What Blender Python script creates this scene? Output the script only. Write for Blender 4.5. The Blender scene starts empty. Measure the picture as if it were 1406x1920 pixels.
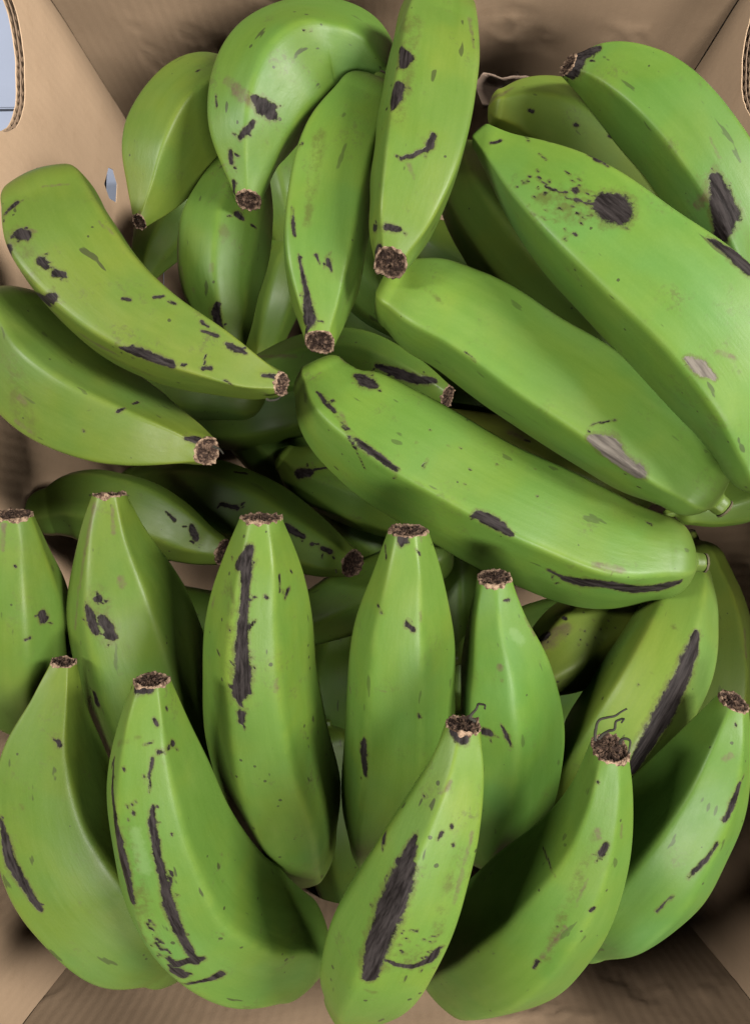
import bpy, bmesh, math, random
import numpy as np
from mathutils import Vector, Matrix, noise
from mathutils.geometry import delaunay_2d_cdt

scene = bpy.context.scene
COL = scene.collection
random.seed(4)

# ------------------------------------------------------------------ camera
cd = bpy.data.cameras.new('camera'); cam = bpy.data.objects.new('camera', cd); COL.objects.link(cam)
cam.matrix_world = Matrix([[0.9996445, 0.0006725, 0.0266521, 0.0], [0.0006725, 0.9987277, -0.0504228, 0.0], [-0.0266521, 0.0504228, 0.9983723, 0.548], [0.0, 0.0, 0.0, 1.0]])
cd.sensor_fit = 'VERTICAL'; cd.sensor_height = 24.0; cd.lens = 24.0 * 1386 / 1920
cd.clip_start = .01; cd.clip_end = 60
scene.camera = cam

# ------------------------------------------------------------------ light: indoor ceiling lamps
w = bpy.data.worlds.new('World'); scene.world = w; w.use_nodes = True
w.node_tree.nodes['Background'].inputs[0].default_value = (.95, .97, 1, 1)
w.node_tree.nodes['Background'].inputs[1].default_value = .022
def lamp(name, loc, target, sx, sy, power, col):
    l = bpy.data.lights.new(name, 'AREA'); l.shape = 'RECTANGLE'; l.size = sx; l.size_y = sy
    l.energy = power; l.color = col
    o = bpy.data.objects.new(name, l); COL.objects.link(o); o.location = loc
    o.rotation_euler = (Vector(target) - Vector(loc)).to_track_quat('-Z', 'Y').to_euler()
for x, y, z, sx, sy, power in ((1.5, .40, 1.65, .3, .7, 66), (-1.5, .40, 1.65, .3, .7, 37), (.4, -1.3, 2.0, 1.0, .4, 51)):
    lamp('ceiling_lamp', (x, y, z), (0, 0, .2), sx, sy, power, (1, .975, .94))
scene.view_settings.view_transform = 'Standard'; scene.view_settings.look = 'None'
scene.view_settings.exposure = 0.0; scene.view_settings.gamma = 1
scene.cycles.max_bounces = 4; scene.cycles.diffuse_bounces = 0

# ------------------------------------------------------------------ materials
class G:
    """small node-graph helper"""
    def __init__(s, name):
        s.m = bpy.data.materials.new(name); s.m.use_nodes = True
        s.t = s.m.node_tree; s.b = s.t.nodes['Principled BSDF']
    def n(s, typ, **k):
        x = s.t.nodes.new(typ)
        for a, v in k.items(): setattr(x, a, v)
        return x
    def l(s, a, b): s.t.links.new(a, b)
    def put(s, sock, v):
        if isinstance(v, bpy.types.NodeSocket): s.l(v, sock)
        else: sock.default_value = v
    def math(s, op, a, b=0.0, c=0.0, clamp=False):
        x = s.n('ShaderNodeMath', operation=op, use_clamp=clamp)
        for i, v in enumerate((a, b, c)): s.put(x.inputs[i], v)
        return x.outputs[0]
    def mix(s, f, a, b, mode='MIX'):
        x = s.n('ShaderNodeMix', data_type='RGBA', blend_type=mode)
        s.put(x.inputs[0], f)
        for i, v in ((6, a), (7, b)): s.put(x.inputs[i], v if isinstance(v, bpy.types.NodeSocket) else (*v, 1))
        return x.outputs[2]
    def attr(s, name): return s.n('ShaderNodeAttribute', attribute_name=name)
    def step(s, v, lo, hi):
        x = s.n('ShaderNodeMapRange', interpolation_type='SMOOTHSTEP')
        s.put(x.inputs[0], v); x.inputs[1].default_value = lo; x.inputs[2].default_value = hi
        return x.outputs[0]
    def noise(s, vec, scale, detail=3, rough=.55, stretch=None):
        if stretch:
            mp = s.n('ShaderNodeMapping'); s.l(vec, mp.inputs[0]); mp.inputs[3].default_value = stretch; vec = mp.outputs[0]
        x = s.n('ShaderNodeTexNoise'); s.l(vec, x.inputs['Vector'])
        x.inputs['Scale'].default_value = scale; x.inputs['Detail'].default_value = detail; x.inputs['Roughness'].default_value = rough
        return x.outputs[0]
    def bump(s, h, strength, dist):
        x = s.n('ShaderNodeBump'); s.l(h, x.inputs['Height']); x.inputs['Strength'].default_value = strength; x.inputs['Distance'].default_value = dist
        s.l(x.outputs[0], s.b.inputs['Normal'])

def skin_material():
    g = G('green_skin')
    oi = g.n('ShaderNodeObjectInfo')
    rest = g.attr('rest').outputs['Vector']
    off = g.n('ShaderNodeVectorMath', operation='ADD'); g.l(rest, off.inputs[0])
    sc = g.n('ShaderNodeVectorMath', operation='SCALE'); sc.inputs[0].default_value = (3.1, 5.7, 9.3); g.l(oi.outputs['Random'], sc.inputs['Scale'])
    g.l(sc.outputs[0], off.inputs[1]); v = off.outputs[0]
    base = oi.outputs['Color']
    big = g.noise(v, 28, 2)
    c = g.mix(g.step(big, .38, .68), base, g.mix(1.0, base, (1.16, 1.03, .88), 'MULTIPLY'))
    blue = g.noise(v, 19, 2, .5, (1, 1, .5))
    c = g.mix(g.math('MULTIPLY', g.step(blue, .52, .72), .55), c, g.mix(1.0, c, (.92, 1.06, 1.7), 'MULTIPLY'))
    fib = g.noise(v, 260, 3, .6, (1, 1, .035))
    c = g.mix(g.math('MULTIPLY', g.step(fib, .3, .75), .32), c, g.mix(1.0, c, (.80, .86, .70), 'MULTIPLY'))
    c = g.mix(g.math('MULTIPLY', g.step(g.noise(v, 75, 4, .65, (1, 1, .22)), .45, .72), .30), c, g.mix(1.0, c, (.70, .80, .62), 'MULTIPLY'))
    c = g.mix(g.math('MULTIPLY', g.step(g.noise(v, 38, 3, .6, (1, 1, .4)), .52, .74), .35), c, g.mix(1.0, c, (1.42, 1.20, 1.55), 'MULTIPLY'))
    fine = g.noise(v, 900, 2, .6)
    c = g.mix(g.math('MULTIPLY', g.step(fine, .42, .72), .20), c, g.mix(1.0, c, (1.25, 1.16, 1.2), 'MULTIPLY'))
    along = g.attr('along').outputs['Fac']
    c = g.mix(g.math('MULTIPLY', g.step(along, .30, .0), .45), c, g.mix(1.0, c, (1.30, 1.10, 1.0), 'MULTIPLY'))
    c = g.mix(g.math('MULTIPLY', g.step(g.math('ADD', along, g.math('MULTIPLY', big, .12)), .88, 1.06), .55), c, (.085, .095, .02))
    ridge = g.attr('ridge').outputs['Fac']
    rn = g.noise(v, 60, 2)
    c = g.mix(g.math('MULTIPLY', ridge, g.math('MULTIPLY', g.step(rn, .3, .6), .52)), c, g.mix(1.0, c, (1.45, 1.25, 1.3), 'MULTIPLY'))  # paler ridge lines: part pigment, part caught light painted into the skin
    # greyish scuffing
    scn = g.math('MULTIPLY', g.step(g.noise(v, 45, 5, .7), .54, .72), g.step(g.noise(v, 420, 3, .7), .45, .6))
    c = g.mix(g.math('MULTIPLY', scn, g.math('MULTIPLY', oi.outputs['Alpha'], .7)), c, (.085, .085, .03))
    n1 = g.noise(v, 330, 4, .65); n2 = g.noise(v, 1100, 2, .6); n3 = g.noise(v, 420, 3, .6, (1, 1, .12))
    nn = g.math('ADD', g.math('MULTIPLY', g.math('SUBTRACT', n1, .5), 2.3), g.math('MULTIPLY', g.math('SUBTRACT', n2, .5), .9))
    pale = g.step(g.math('ADD', g.attr('pale').outputs['Fac'], nn), -.6, 1.2)
    c = g.mix(g.math('MULTIPLY', pale, .20), c, (.26, .36, .17))
    olive = g.step(g.math('ADD', g.attr('olive').outputs['Fac'], nn), -.5, 1.3)
    blot = g.step(g.noise(v, 130, 6, .72), .40, .64)
    c = g.mix(g.math('MULTIPLY', g.math('MULTIPLY', olive, blot), .72), c, (.080, .090, .020))
    brown = g.step(g.math('ADD', g.attr('brown').outputs['Fac'], nn), -.45, 1.1)
    c = g.mix(g.math('MULTIPLY', g.math('MULTIPLY', brown, g.math('ADD', .45, g.math('MULTIPLY', blot, .55))), .85), c, g.mix(n3, (.060, .042, .024), (.15, .115, .06)))
    # stray specks of the skin's own
    vo = g.n('ShaderNodeTexVoronoi'); g.l(v, vo.inputs['Vector']); vo.inputs['Scale'].default_value = 150
    sep = g.n('ShaderNodeSeparateColor'); g.l(vo.outputs['Color'], sep.inputs[0])
    rad = g.math('MULTIPLY', g.math('MULTIPLY', g.step(sep.outputs[0], .70, 1.0), oi.outputs['Alpha']), .17)
    dist = g.math('ADD', vo.outputs['Distance'], g.math('MULTIPLY', g.math('SUBTRACT', n2, .5), .10))
    speck = g.math('LESS_THAN', dist, rad)
    dash = g.math('MULTIPLY', g.step(g.noise(v, 170, 2, .5, (1, 1, .28)), .70, .73), oi.outputs['Alpha'])
    c = g.mix(g.math('MULTIPLY', g.math('MAXIMUM', speck, dash), .8), c, (.035, .035, .016))
    dk = g.attr('dark').outputs['Fac']; gr = g.attr('grey').outputs['Fac']
    dm = g.step(g.math('ADD', dk, g.math('MULTIPLY', nn, .70)), -.25, .38)
    gm = g.step(g.math('ADD', gr, g.math('MULTIPLY', nn, .8)), -.10, .45)
    halo = g.step(g.math('ADD', g.math('MAXIMUM', dk, gr), nn), -1.15, .0)
    c = g.mix(g.math('MULTIPLY', halo, .50), c, (.085, .085, .022))
    n4 = g.noise(v, 700, 4, .7, (1, 1, .10))
    c = g.mix(dm, c, g.mix(g.step(g.math('ADD', g.math('MULTIPLY', n3, .5), g.math('MULTIPLY', n4, .5)), .36, .64), (.008, .006, .0055), (.040, .033, .031)))
    c = g.mix(gm, c, g.mix(g.step(n3, .35, .7), (.085, .072, .060), (.19, .165, .135)))
    g.l(c, g.b.inputs['Base Color'])
    mark = g.math('MAXIMUM', dm, gm)
    rough = g.math('ADD', g.math('MULTIPLY', mark, .10), g.math('ADD', .34, g.math('MULTIPLY', g.noise(v, 70, 4, .65), .22)))
    g.l(rough, g.b.inputs['Roughness'])
    g.l(g.math('SUBTRACT', .32, g.math('MULTIPLY', mark, .24)), g.b.inputs['Specular IOR Level'])
    h = g.math('ADD', g.math('MULTIPLY', fib, .30), g.math('MULTIPLY', fine, .10))
    h = g.math('ADD', h, g.math('MULTIPLY', mark, g.math('SUBTRACT', g.math('MULTIPLY', n3, .9), .9)))
    h = g.math('ADD', h, g.math('MULTIPLY', g.noise(v, 85, 3, .5, (1, 1, .35)), .8))
    g.bump(h, .45, .0007)
    return g.m

def stem_material():
    g = G('dried_stem')
    tc = g.attr('rest').outputs['Vector']
    a = g.noise(tc, 420, 4, .65); b = g.noise(tc, 230, 3)
    rim = g.mix(g.step(a, .36, .62), (.070, .038, .024), (.36, .245, .16))
    core = g.mix(g.step(a, .44, .66), (.036, .021, .015), (.19, .118, .078))
    c = g.mix(g.step(g.math('ADD', g.attr('core').outputs['Fac'], g.math('MULTIPLY', g.math('SUBTRACT', b, .5), 1.6)), .2, .6), rim, core)
    g.l(c, g.b.inputs['Base Color']); g.b.inputs['Roughness'].default_value = .85; g.b.inputs['Specular IOR Level'].default_value = .2
    g.bump(g.math('ADD', a, b), .9, .0012)
    return g.m

def plain(name, col, rough=.7, var=.25, scale=60):
    g = G(name); tc = g.n('ShaderNodeTexCoord').outputs['Object']
    n = g.noise(tc, scale, 4, .6)
    g.l(g.mix(n, tuple(x*(1 - var) for x in col), tuple(x*(1 + var) for x in col)), g.b.inputs['Base Color'])
    g.b.inputs['Roughness'].default_value = rough; g.bump(n, .25, .001)
    return g.m

def cardboard_material(name, col, ghost=1.0):
    g = G(name); tc = g.n('ShaderNodeTexCoord').outputs['Object']
    big = g.noise(tc, 9, 4, .6); fib = g.noise(tc, 900, 3, .7); mid = g.noise(tc, 55, 4, .65)
    c = g.mix(big, tuple(x*.86 for x in col), tuple(x*1.12 for x in col))
    c = g.mix(g.math('MULTIPLY', g.step(mid, .5, .8), .35), c, tuple(x*y for x, y in zip(col, (.78, .74, .70))))
    c = g.mix(g.math('MULTIPLY', g.step(fib, .45, .75), .22), c, tuple(x*1.3 for x in col))
    uv = g.attr('flute').outputs['Fac']  # distance across the flutes in metres
    wv = g.math('SINE', g.math('MULTIPLY', uv, 2*math.pi/.0078))
    fade = g.step(g.noise(tc, 14, 2), .42, .66)
    c = g.mix(g.math('MULTIPLY', g.math('MULTIPLY', g.step(wv, -.2, 1), fade), .10*ghost), c, tuple(x*.7 for x in col))
    g.l(c, g.b.inputs['Base Color']); g.b.inputs['Roughness'].default_value = .78; g.b.inputs['Specular IOR Level'].default_value = .25
    h = g.math('ADD', g.math('MULTIPLY', wv, .10*ghost), g.math('ADD', g.math('MULTIPLY', mid, .35), g.math('MULTIPLY', fib, .14)))
    h = g.math('ADD', h, g.math('MULTIPLY', g.noise(tc, 16, 3, .5, (1, 1, 1)), 1.0))
    g.bump(h, .5, .0016)
    return g.m

SKIN = skin_material(); STEM = stem_material()
KRAFT = cardboard_material('kraft_cardboard', (.60, .415, .262), .5)
TORN = cardboard_material('torn_cardboard', (.64, .46, .34), .3)
FLUTE = cardboard_material('flute_paper', (.36, .245, .16), 0)
THREAD = plain('dried_thread', (.030, .026, .016), .8)
TIPM = plain('blossom_scar', (.075, .062, .028), .85)
TILE = plain('pale_tile', (.34, .38, .48), .35, .05, 30)
GROUT = plain('grout', (.30, .31, .34), .9, .2, 80)

# ------------------------------------------------------------------ helpers
def mesh_obj(name, V, F, mat, parent=None, smooth=True, attrs=None):
    me = bpy.data.meshes.new(name)
    V = np.asarray(V, np.float32)
    if isinstance(F, np.ndarray):
        me.vertices.add(len(V)); me.vertices.foreach_set('co', V.ravel())
        nf, k = F.shape
        me.loops.add(nf*k); me.loops.foreach_set('vertex_index', F.astype(np.int32).ravel())
        me.polygons.add(nf); me.polygons.foreach_set('loop_start', np.arange(nf, dtype=np.int32)*k)
        me.update(calc_edges=True)
    else:
        me.from_pydata([tuple(map(float, v)) for v in V], [], [tuple(map(int, f)) for f in F]); me.update()
    me.polygons.foreach_set('use_smooth', np.full(len(me.polygons), smooth))
    for k, a in (attrs or {}).items():
        a = np.asarray(a, np.float32)
        at = me.attributes.new(k, 'FLOAT_VECTOR' if a.ndim == 2 else 'FLOAT', 'POINT')
        at.data.foreach_set('vector' if a.ndim == 2 else 'value', a.ravel())
    me.materials.append(mat)
    o = bpy.data.objects.new(name, me); COL.objects.link(o)
    if parent: o.parent = parent
    return o

def tube(name, pts, radii, mat, parent, na=6):
    pts = np.asarray(pts, float); T = np.gradient(pts, axis=0); T /= np.linalg.norm(T, axis=1)[:, None]
    ref = np.array([.3, .2, .93]); N = np.cross(T, ref); N /= np.linalg.norm(N, axis=1)[:, None]; B = np.cross(T, N)
    th = np.linspace(0, 2*math.pi, na, endpoint=False)
    V = pts[:, None] + np.asarray(radii)[:, None, None]*(np.cos(th)[None, :, None]*N[:, None] + np.sin(th)[None, :, None]*B[:, None])
    F = [tuple(f) for f in ring_faces(len(pts), na)] + [tuple(range(na))[::-1], tuple((len(pts)-1)*na + k for k in range(na))]
    return mesh_obj(name, V.reshape(-1, 3), F, mat, parent)

def spline(pts, n):
    pts = np.asarray(pts, float)
    t = np.r_[0, np.cumsum(np.linalg.norm(np.diff(pts[:, :3], axis=0), axis=1))]
    m = np.gradient(pts, t, axis=0)
    out = np.empty((n, pts.shape[1]))
    for k, x in enumerate(np.linspace(0, t[-1], n)):
        i = min(np.searchsorted(t, x, side='right') - 1, len(t) - 2)
        h = t[i + 1] - t[i]; q = (x - t[i]) / h
        out[k] = ((2*q**3 - 3*q**2 + 1)*pts[i] + (q**3 - 2*q**2 + q)*h*m[i]
                  + (-2*q**3 + 3*q**2)*pts[i + 1] + (q**3 - q**2)*h*m[i + 1])
    return out


def fill_ridges(given):
    """A plantain has about five ridges: keep the ones seen, spread the rest over the gaps."""
    a = sorted(g % 360 for g in given) or [15]
    while True:
        gaps = [((a[(i + 1) % len(a)] - a[i]) % 360 or 360, i) for i in range(len(a))]
        g, i = max(gaps)
        if g <= 96: return [math.radians(x) for x in a]
        k = 2 if g < 200 else 3
        a.append((a[i] + g / k) % 360); a.sort()


def plantain_surface(ctrl, start, end, ridges, seed, nl, na, slant=.45):
    """ctrl: rows of x, y, z, radius from the stem to the blossom end, all in metres. Returns rings of points."""
    rs = np.random.RandomState(seed)
    body = spline(ctrl, 90)
    def cap(p0, p1, rr, kind):
        d = p0[:3] - p1[:3]; d /= np.linalg.norm(d)
        L = rr * {'tip': 1.0, 'round': .85, 'blunt': .6}[kind]
        rows = []
        for q in np.linspace(0, 1, 16)[1:]:
            e = rr * math.sqrt(max(0, 1 - q ** 2.6)) * (1 - .08*q)
            e = max(e, (0 if kind == 'blunt' else min(.0056, rr * .3)) * (1.15 - .15 * q), .0004)
            rows.append(np.r_[p0[:3] + d * L * q, e])
        nub = min(.0056, rr * .3)
        if kind == 'blunt':
            return np.array(rows[:-1] + [np.r_[p0[:3] + d * L, .0003]])
        for q, f in ((.35, .98), (.75, .92), (.95, .7), (1, .05)):
            rows.append(np.r_[p0[:3] + d * (L + .007 * q), nub * f])
        return np.array(rows)
    rows = [body]
    if start != 'cut': rows.insert(0, cap(body[0], body[1], body[0, 3], start)[::-1])
    rows.append(cap(body[-1], body[-2], body[-1, 3], end))
    rows = np.vstack(rows)
    # resample evenly along the length
    t = np.r_[0, np.cumsum(np.linalg.norm(np.diff(rows[:, :3], axis=0), axis=1) + .25*np.abs(np.diff(rows[:, 3])))]
    u = np.linspace(0, t[-1], nl)
    rows = np.stack([np.interp(u, t, rows[:, c]) for c in range(4)], 1)
    # ease the polyline
    for _ in range(2):
        rows[1:-1, :3] = .25*rows[:-2, :3] + .5*rows[1:-1, :3] + .25*rows[2:, :3]
    C, r = rows[:, :3], rows[:, 3]
    T = np.gradient(C, axis=0); T /= np.linalg.norm(T, axis=1)[:, None]
    s = np.r_[0, np.cumsum(np.linalg.norm(np.diff(C, axis=0), axis=1))]
    N0 = np.array([-.02, .05, 1.0]) - 0*C
    N = N0 - (N0*T).sum(1)[:, None]*T; N /= np.linalg.norm(N, axis=1)[:, None]
    B = np.cross(T, N)
    th = np.linspace(0, 2*math.pi, na, endpoint=False)
    q = s / s[-1]
    twist = rs.uniform(-.12, .12) * q
    # irregular five sided section with rounded ridges
    ang = sorted(ridges); m = len(ang)
    face, hh = [], []
    for i in range(m):
        g = (ang[(i + 1) % m] - ang[i]) % (2*math.pi)
        face.append(ang[i] + g/2); hh.append(math.cos(min(g/2, .86)) )
    p = 21.0
    A = th[None, :] - twist[:, None]
    acc = 0
    for f, h in zip(face, hh):
        acc = acc + np.maximum(np.cos(A - f) / h, 0) ** p
    rho = acc ** (-1/p)
    rho = rho / (.45*rho.mean(1) + .55*rho.max(1))[:, None]
    neck = np.clip(1 - s / (.055 + 0*s), 0, 1) if start == 'cut' else 0*s
    tail = np.clip((q - .82) / .18, 0, 1)
    k = .84 + .12*neck - .68*tail
    if start == 'cut': k = k*(1 - .6*np.exp(-(s/.007)**2))
    rho = 1 + k[:, None]*(rho - 1)
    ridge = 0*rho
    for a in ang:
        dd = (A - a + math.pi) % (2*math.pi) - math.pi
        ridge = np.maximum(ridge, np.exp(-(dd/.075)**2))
    # slow lumps
    lum = 0*rho
    for _ in range(4):
        lum = lum + rs.uniform(.002, .007)*np.sin(rs.randint(1, 3)*A + rs.uniform(3, 14)*q[:, None]*2 + rs.uniform(0, 6.3))
    R = r[:, None]*rho*(1 + lum)
    V = C[:, None] + R[..., None]*(np.cos(th)[None, :, None]*N[:, None] + np.sin(th)[None, :, None]*B[:, None])
    if start == 'cut':      # the stem was cut at a slant
        V = V + (r[0]*slant*np.exp(-(s/.014)**2))[:, None, None]*np.cos(th)[None, :, None]*T[0]
    rest = np.stack([R*np.cos(th), R*np.sin(th), np.repeat(s[:, None], na, 1)], -1)
    return V, rest, ridge, s, C, T, N, B, r


def ring_faces(nl, na):
    i = np.arange(nl - 1)[:, None]*na; j = np.arange(na)[None, :]; j2 = (j + 1) % na
    return np.stack([i + j, i + na + j, i + na + j2, i + j2], -1).reshape(-1, 4)


# ------------------------------------------------------------------ the setting: pale tiled floor under the box
mesh_obj('floor', [(-3, -3, -.252), (3, -3, -.252), (3, 3, -.252), (-3, 3, -.252)], [(0, 1, 2, 3)], GROUT, smooth=False)['kind'] = 'structure'
floor = bpy.data.objects['floor']
def box_mesh(x0, x1, y0, y1, z0, z1, bev):
    bm = bmesh.new(); bmesh.ops.create_cube(bm, size=1)
    for v in bm.verts: v.co = ((x0 + x1)/2 + v.co.x*(x1 - x0), (y0 + y1)/2 + v.co.y*(y1 - y0), (z0 + z1)/2 + v.co.z*(z1 - z0))
    bmesh.ops.bevel(bm, geom=bm.edges[:], offset=bev, segments=2, affect='EDGES')
    return bm
bm = box_mesh(-.1485, .1485, -.1485, .1485, -.252, -.2415, .0012)
tile_me = bpy.data.meshes.new('tile'); bm.to_mesh(tile_me); bm.free(); tile_me.materials.append(TILE)
for i in range(-3, 4):
    for j in range(-3, 4):
        if abs(i) < 1 and abs(j) < 1: continue
        o = bpy.data.objects.new('tile', tile_me); COL.objects.link(o); o.parent = floor
        o.location = (i*.3 + .13, j*.3 + .04, random.uniform(-.0006, 0))

# ------------------------------------------------------------------ the cardboard box
W, YF, YN, TOP, TH = (0.25, 0.4, -0.318, 0.2, 0.0066)
FL = -.235
box = bpy.data.objects.new('cardboard_box', None); COL.objects.link(box)
box['label'] = 'brown corrugated cardboard box with oval hand holes, full of green plantains'; box['category'] = 'box'

def inside(poly, x, y):
    c = False
    for (x1, y1), (x2, y2) in zip(poly, poly[1:] + poly[:1]):
        if (y1 > y) != (y2 > y) and x < (x2 - x1)*(y - y1)/(y2 - y1) + x1: c = not c
    return c

def panel(name, rect, holes, frame, mat, parent, thick, dispf=None, step=.009, t0=0.0):
    """A sheet with holes: rect in panel coordinates (u, v); frame maps (u, v, depth) to the world."""
    u0, u1, v0, v1 = rect
    pts = [(u0, v0), (u1, v0), (u1, v1), (u0, v1)]; edges = [(0, 1), (1, 2), (2, 3), (3, 0)]
    for h in holes:
        b = len(pts); pts += h; edges += [(b + k, b + (k + 1) % len(h)) for k in range(len(h))]
    nu, nv = int((u1 - u0)/step), int((v1 - v0)/step)
    for i in range(nu + 1):
        for j in range(nv + 1):
            x, y = u0 + (u1 - u0)*i/nu, v0 + (v1 - v0)*j/nv
            if any(inside([(hx*1.0, hy) for hx, hy in h], x, y) or min((hx - x)**2 + (hy - y)**2 for hx, hy in h) < (.4*step)**2 for h in holes): continue
            if (i in (0, nu)) and (j in (0, nv)): continue
            pts.append((x, y))
    vs, es, fs, *_ = delaunay_2d_cdt([Vector(p_) for p_ in pts], edges, [], 0, 1e-6)
    fs = [f for f in fs if not any(inside(h, sum(vs[k].x for k in f)/3, sum(vs[k].y for k in f)/3) for h in holes)]
    n = len(vs)
    disp = [dispf(p_.x, p_.y) if dispf else 0 for p_ in vs]
    V = [frame(p_.x, p_.y, t0 + d) for p_, d in zip(vs, disp)] + [frame(p_.x, p_.y, t0 + thick + d) for p_, d in zip(vs, disp)]
    F = [tuple(f) for f in fs] + [tuple(k + n for k in f[::-1]) for f in fs]
    cnt = {}
    for f in fs:
        for a, b in zip(f, f[1:] + f[:1]): cnt[(a, b)] = 1
    for a, b in list(cnt):
        if (b, a) not in cnt: F.append((b, a, a + n, b + n))
    o = mesh_obj(name, V, F, mat, parent, True, {'flute': [p_.x for p_ in vs]*2})
    bm = bmesh.new(); bm.from_mesh(o.data); bmesh.ops.recalc_face_normals(bm, faces=bm.faces)
    for e in bm.edges:
        if e.calc_face_angle(0) > .7: e.smooth = False
    bm.to_mesh(o.data); bm.free()
    return o

def wob(seed, amp, f=9):
    def d(u, v): return amp*noise.noise(Vector((u*f, v*f, seed))) + .35*amp*noise.noise(Vector((u*f*3.1, v*f*3.1, seed + 7)))
    return d
def crease(d, lines):
    """adds pressed or raised folds to a displacement: lines of (u0, v0, u1, v1, depth, width)"""
    def g(u, v):
        r = d(u, v)
        for a, b, c, e, h, wd in lines:
            dx, dy = c - a, e - b; L = math.hypot(dx, dy); t = max(0, min(1, ((u - a)*dx + (v - b)*dy)/L/L))
            wig = .022*noise.noise(Vector((u*60, v*60, a*50)))
            q = (math.hypot(u - a - t*dx, v - b - t*dy) + wig)/wd
            r += h*math.exp(-q*q)*math.sin(math.pi*min(1, max(.08, t*.9 + .08)))
        return r
    return g

def oval(cu, cv, ru, rv, n=72, pw=2.3, seed=0):
    out = []
    for k in range(n):
        a = 2*math.pi*k/n; c, s = math.cos(a), math.sin(a)
        j = 1 + .012*noise.noise(Vector((c*3, s*3, seed + 3))) + .014*noise.noise(Vector((c*19, s*19, seed)))
        out.append((cu + ru*j*math.copysign(abs(c)**(2/pw), c), cv + rv*j*math.copysign(abs(s)**(2/pw), s)))
    return out

def side_wall(sign, hand, vents, seed, lab, TOP):
    fr = lambda u, v, d: (sign*(W + d), u, v)
    root = None
    holes = [hand] + vents
    d0 = wob(seed, .0016)
    fade = d0
    root = panel('side_wall', (YN - .006, YF + .006, FL, TOP), holes, fr, KRAFT, box, .0006, fade)
    root['label'] = lab
    wide = [hand] + [[(sum(q[0] for q in h)/len(h) + (x - sum(q[0] for q in h)/len(h))*2.6, sum(q[1] for q in h)/len(h) + (y - sum(q[1] for q in h)/len(h))*2.2) for x, y in h] for h in vents]
    panel('outer_liner', (YN - .006, YF + .006, FL, TOP), wide, fr, KRAFT, root, .0006, fade, .02, TH - .0006)
    panel('middle_liner', (YN - .006, YF + .006, FL, TOP), wide, fr, FLUTE, root, .0004, fade, .02, TH/2 - .0002)
    # the two layers of fluting laid bare round the hand hole and the vents
    for layer in (0, 1):
        V, F, fl = [], [], []
        for h in [hand]:
            cu = sum(x for x, y in h)/len(h); cv = sum(y for x, y in h)/len(h)
            na, nr = len(h)*6, 5
            b = len(V)
            for k in range(na):
                q = k/6; i = int(q); f = q - i
                hu = h[i][0]*(1 - f) + h[(i + 1) % len(h)][0]*f; hv = h[i][1]*(1 - f) + h[(i + 1) % len(h)][1]*f
                for r in range(nr):
                    e = .0003 + .0042*r*(1 if r < 4 else 1.5)
                    L = math.hypot(hu - cu, hv - cv)
                    u, v = hu + (hu - cu)/L*e, hv + (hv - cv)/L*e
                    # torn raw edge: the ribbon ends unevenly at the rim
                    if r == 0: uu = .0009*noise.noise(Vector((u*400, v*400, layer))); u += (hu - cu)/L*uu; v += (hv - cv)/L*uu
                    lam = .0075 if layer == 0 else .0062
                    amp = TH/4 - .0006
                    dd = TH*(.25 + .5*layer) + amp*(.8 + .5*noise.noise(Vector((u*90, v*40, 5))))*math.sin(2*math.pi*u/lam + layer*1.7 + 2.2*noise.noise(Vector((u*55, v*20, layer)))) + fade(u, v)
                    V.append(fr(u, v, dd)); fl.append(u)
            for k in range(na):
                for r in range(nr - 1):
                    F.append((b + k*nr + r, b + ((k + 1) % na)*nr + r, b + ((k + 1) % na)*nr + r + 1, b + k*nr + r + 1))
        mesh_obj('fluting', V, F, FLUTE, root, True, {'flute': fl})
    return root

HL, HR, VENT = ((0.3165, 0.124, 0.056, 0.056), (0.338, 0.0797, 0.05, 0.056), [(0.3152, -0.0693), (0.3344, -0.078), (0.3382, -0.0889), (0.3304, -0.0995), (0.3123, -0.0978), (0.3084, -0.0817)])
side_wall(-1, oval(*HL, seed=1), [VENT], 1.3, 'left side wall with an oval hand hole and a small vent', TOP)
side_wall(1, oval(*HR, seed=5), [], 8.3, 'right side wall with an oval hand hole', TOP - .01)
far = panel('end_wall', (-W + .0006, W - .0006, FL, TOP - .01), [], lambda u, v, d: (u, YF + d, v), KRAFT, box, .0062,
            crease(wob(4.4, .0022, 8), [(0.0694, 0.0019, 0.1388, -0.0098, -0.0015, 0.006), (0.1579, 0.0025, 0.2089, -0.0287, -0.0015, 0.006), (-0.1656, 0.0108, -0.1375, -0.0261, 0.0015, 0.006), (0.0763, 0.0102, 0.1078, 0.0122, 0.0012, 0.006), (-0.194, 0.0227, -0.1929, -0.081, 0.0012, 0.004), (0.1009, -0.0166, 0.1373, -0.03, 0.0015, 0.006), (-0.1241, 0.0316, -0.0389, 0.0252, 0.001, 0.004)]), .0045)
far['label'] = 'far end wall, dented and torn near its middle'
near = panel('end_wall', (-W + .0006, W - .0006, FL, TOP - .01), [], lambda u, v, d: (u, YN - d, v), KRAFT, box, .0062,
             crease(wob(6.1, .0026, 7), [(0.0573, 0.0309, 0.165, 0.0061, -0.0014, 0.004), (0.165, 0.0061, 0.2542, -0.0142, -0.0015, 0.004), (0.2542, -0.0142, 0.2692, -0.0387, -0.0015, 0.004), (0.1611, -0.0466, 0.1864, 0.0187, 0.0018, 0.008), (-0.264, 0.0002, -0.234, 0.0059, -0.0014, 0.004)]), .0045)
near['label'] = 'near end wall in shade, creased'
for y0, y1 in ((YN, (YN + YF)/2 - .0015), ((YN + YF)/2 + .0015, YF)):
    panel('bottom_flap', (-W, W, y0, y1), [], lambda u, v, d: (u, v, FL - .0005 - d), KRAFT, box, .004, wob(y0, .001), .02)

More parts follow.
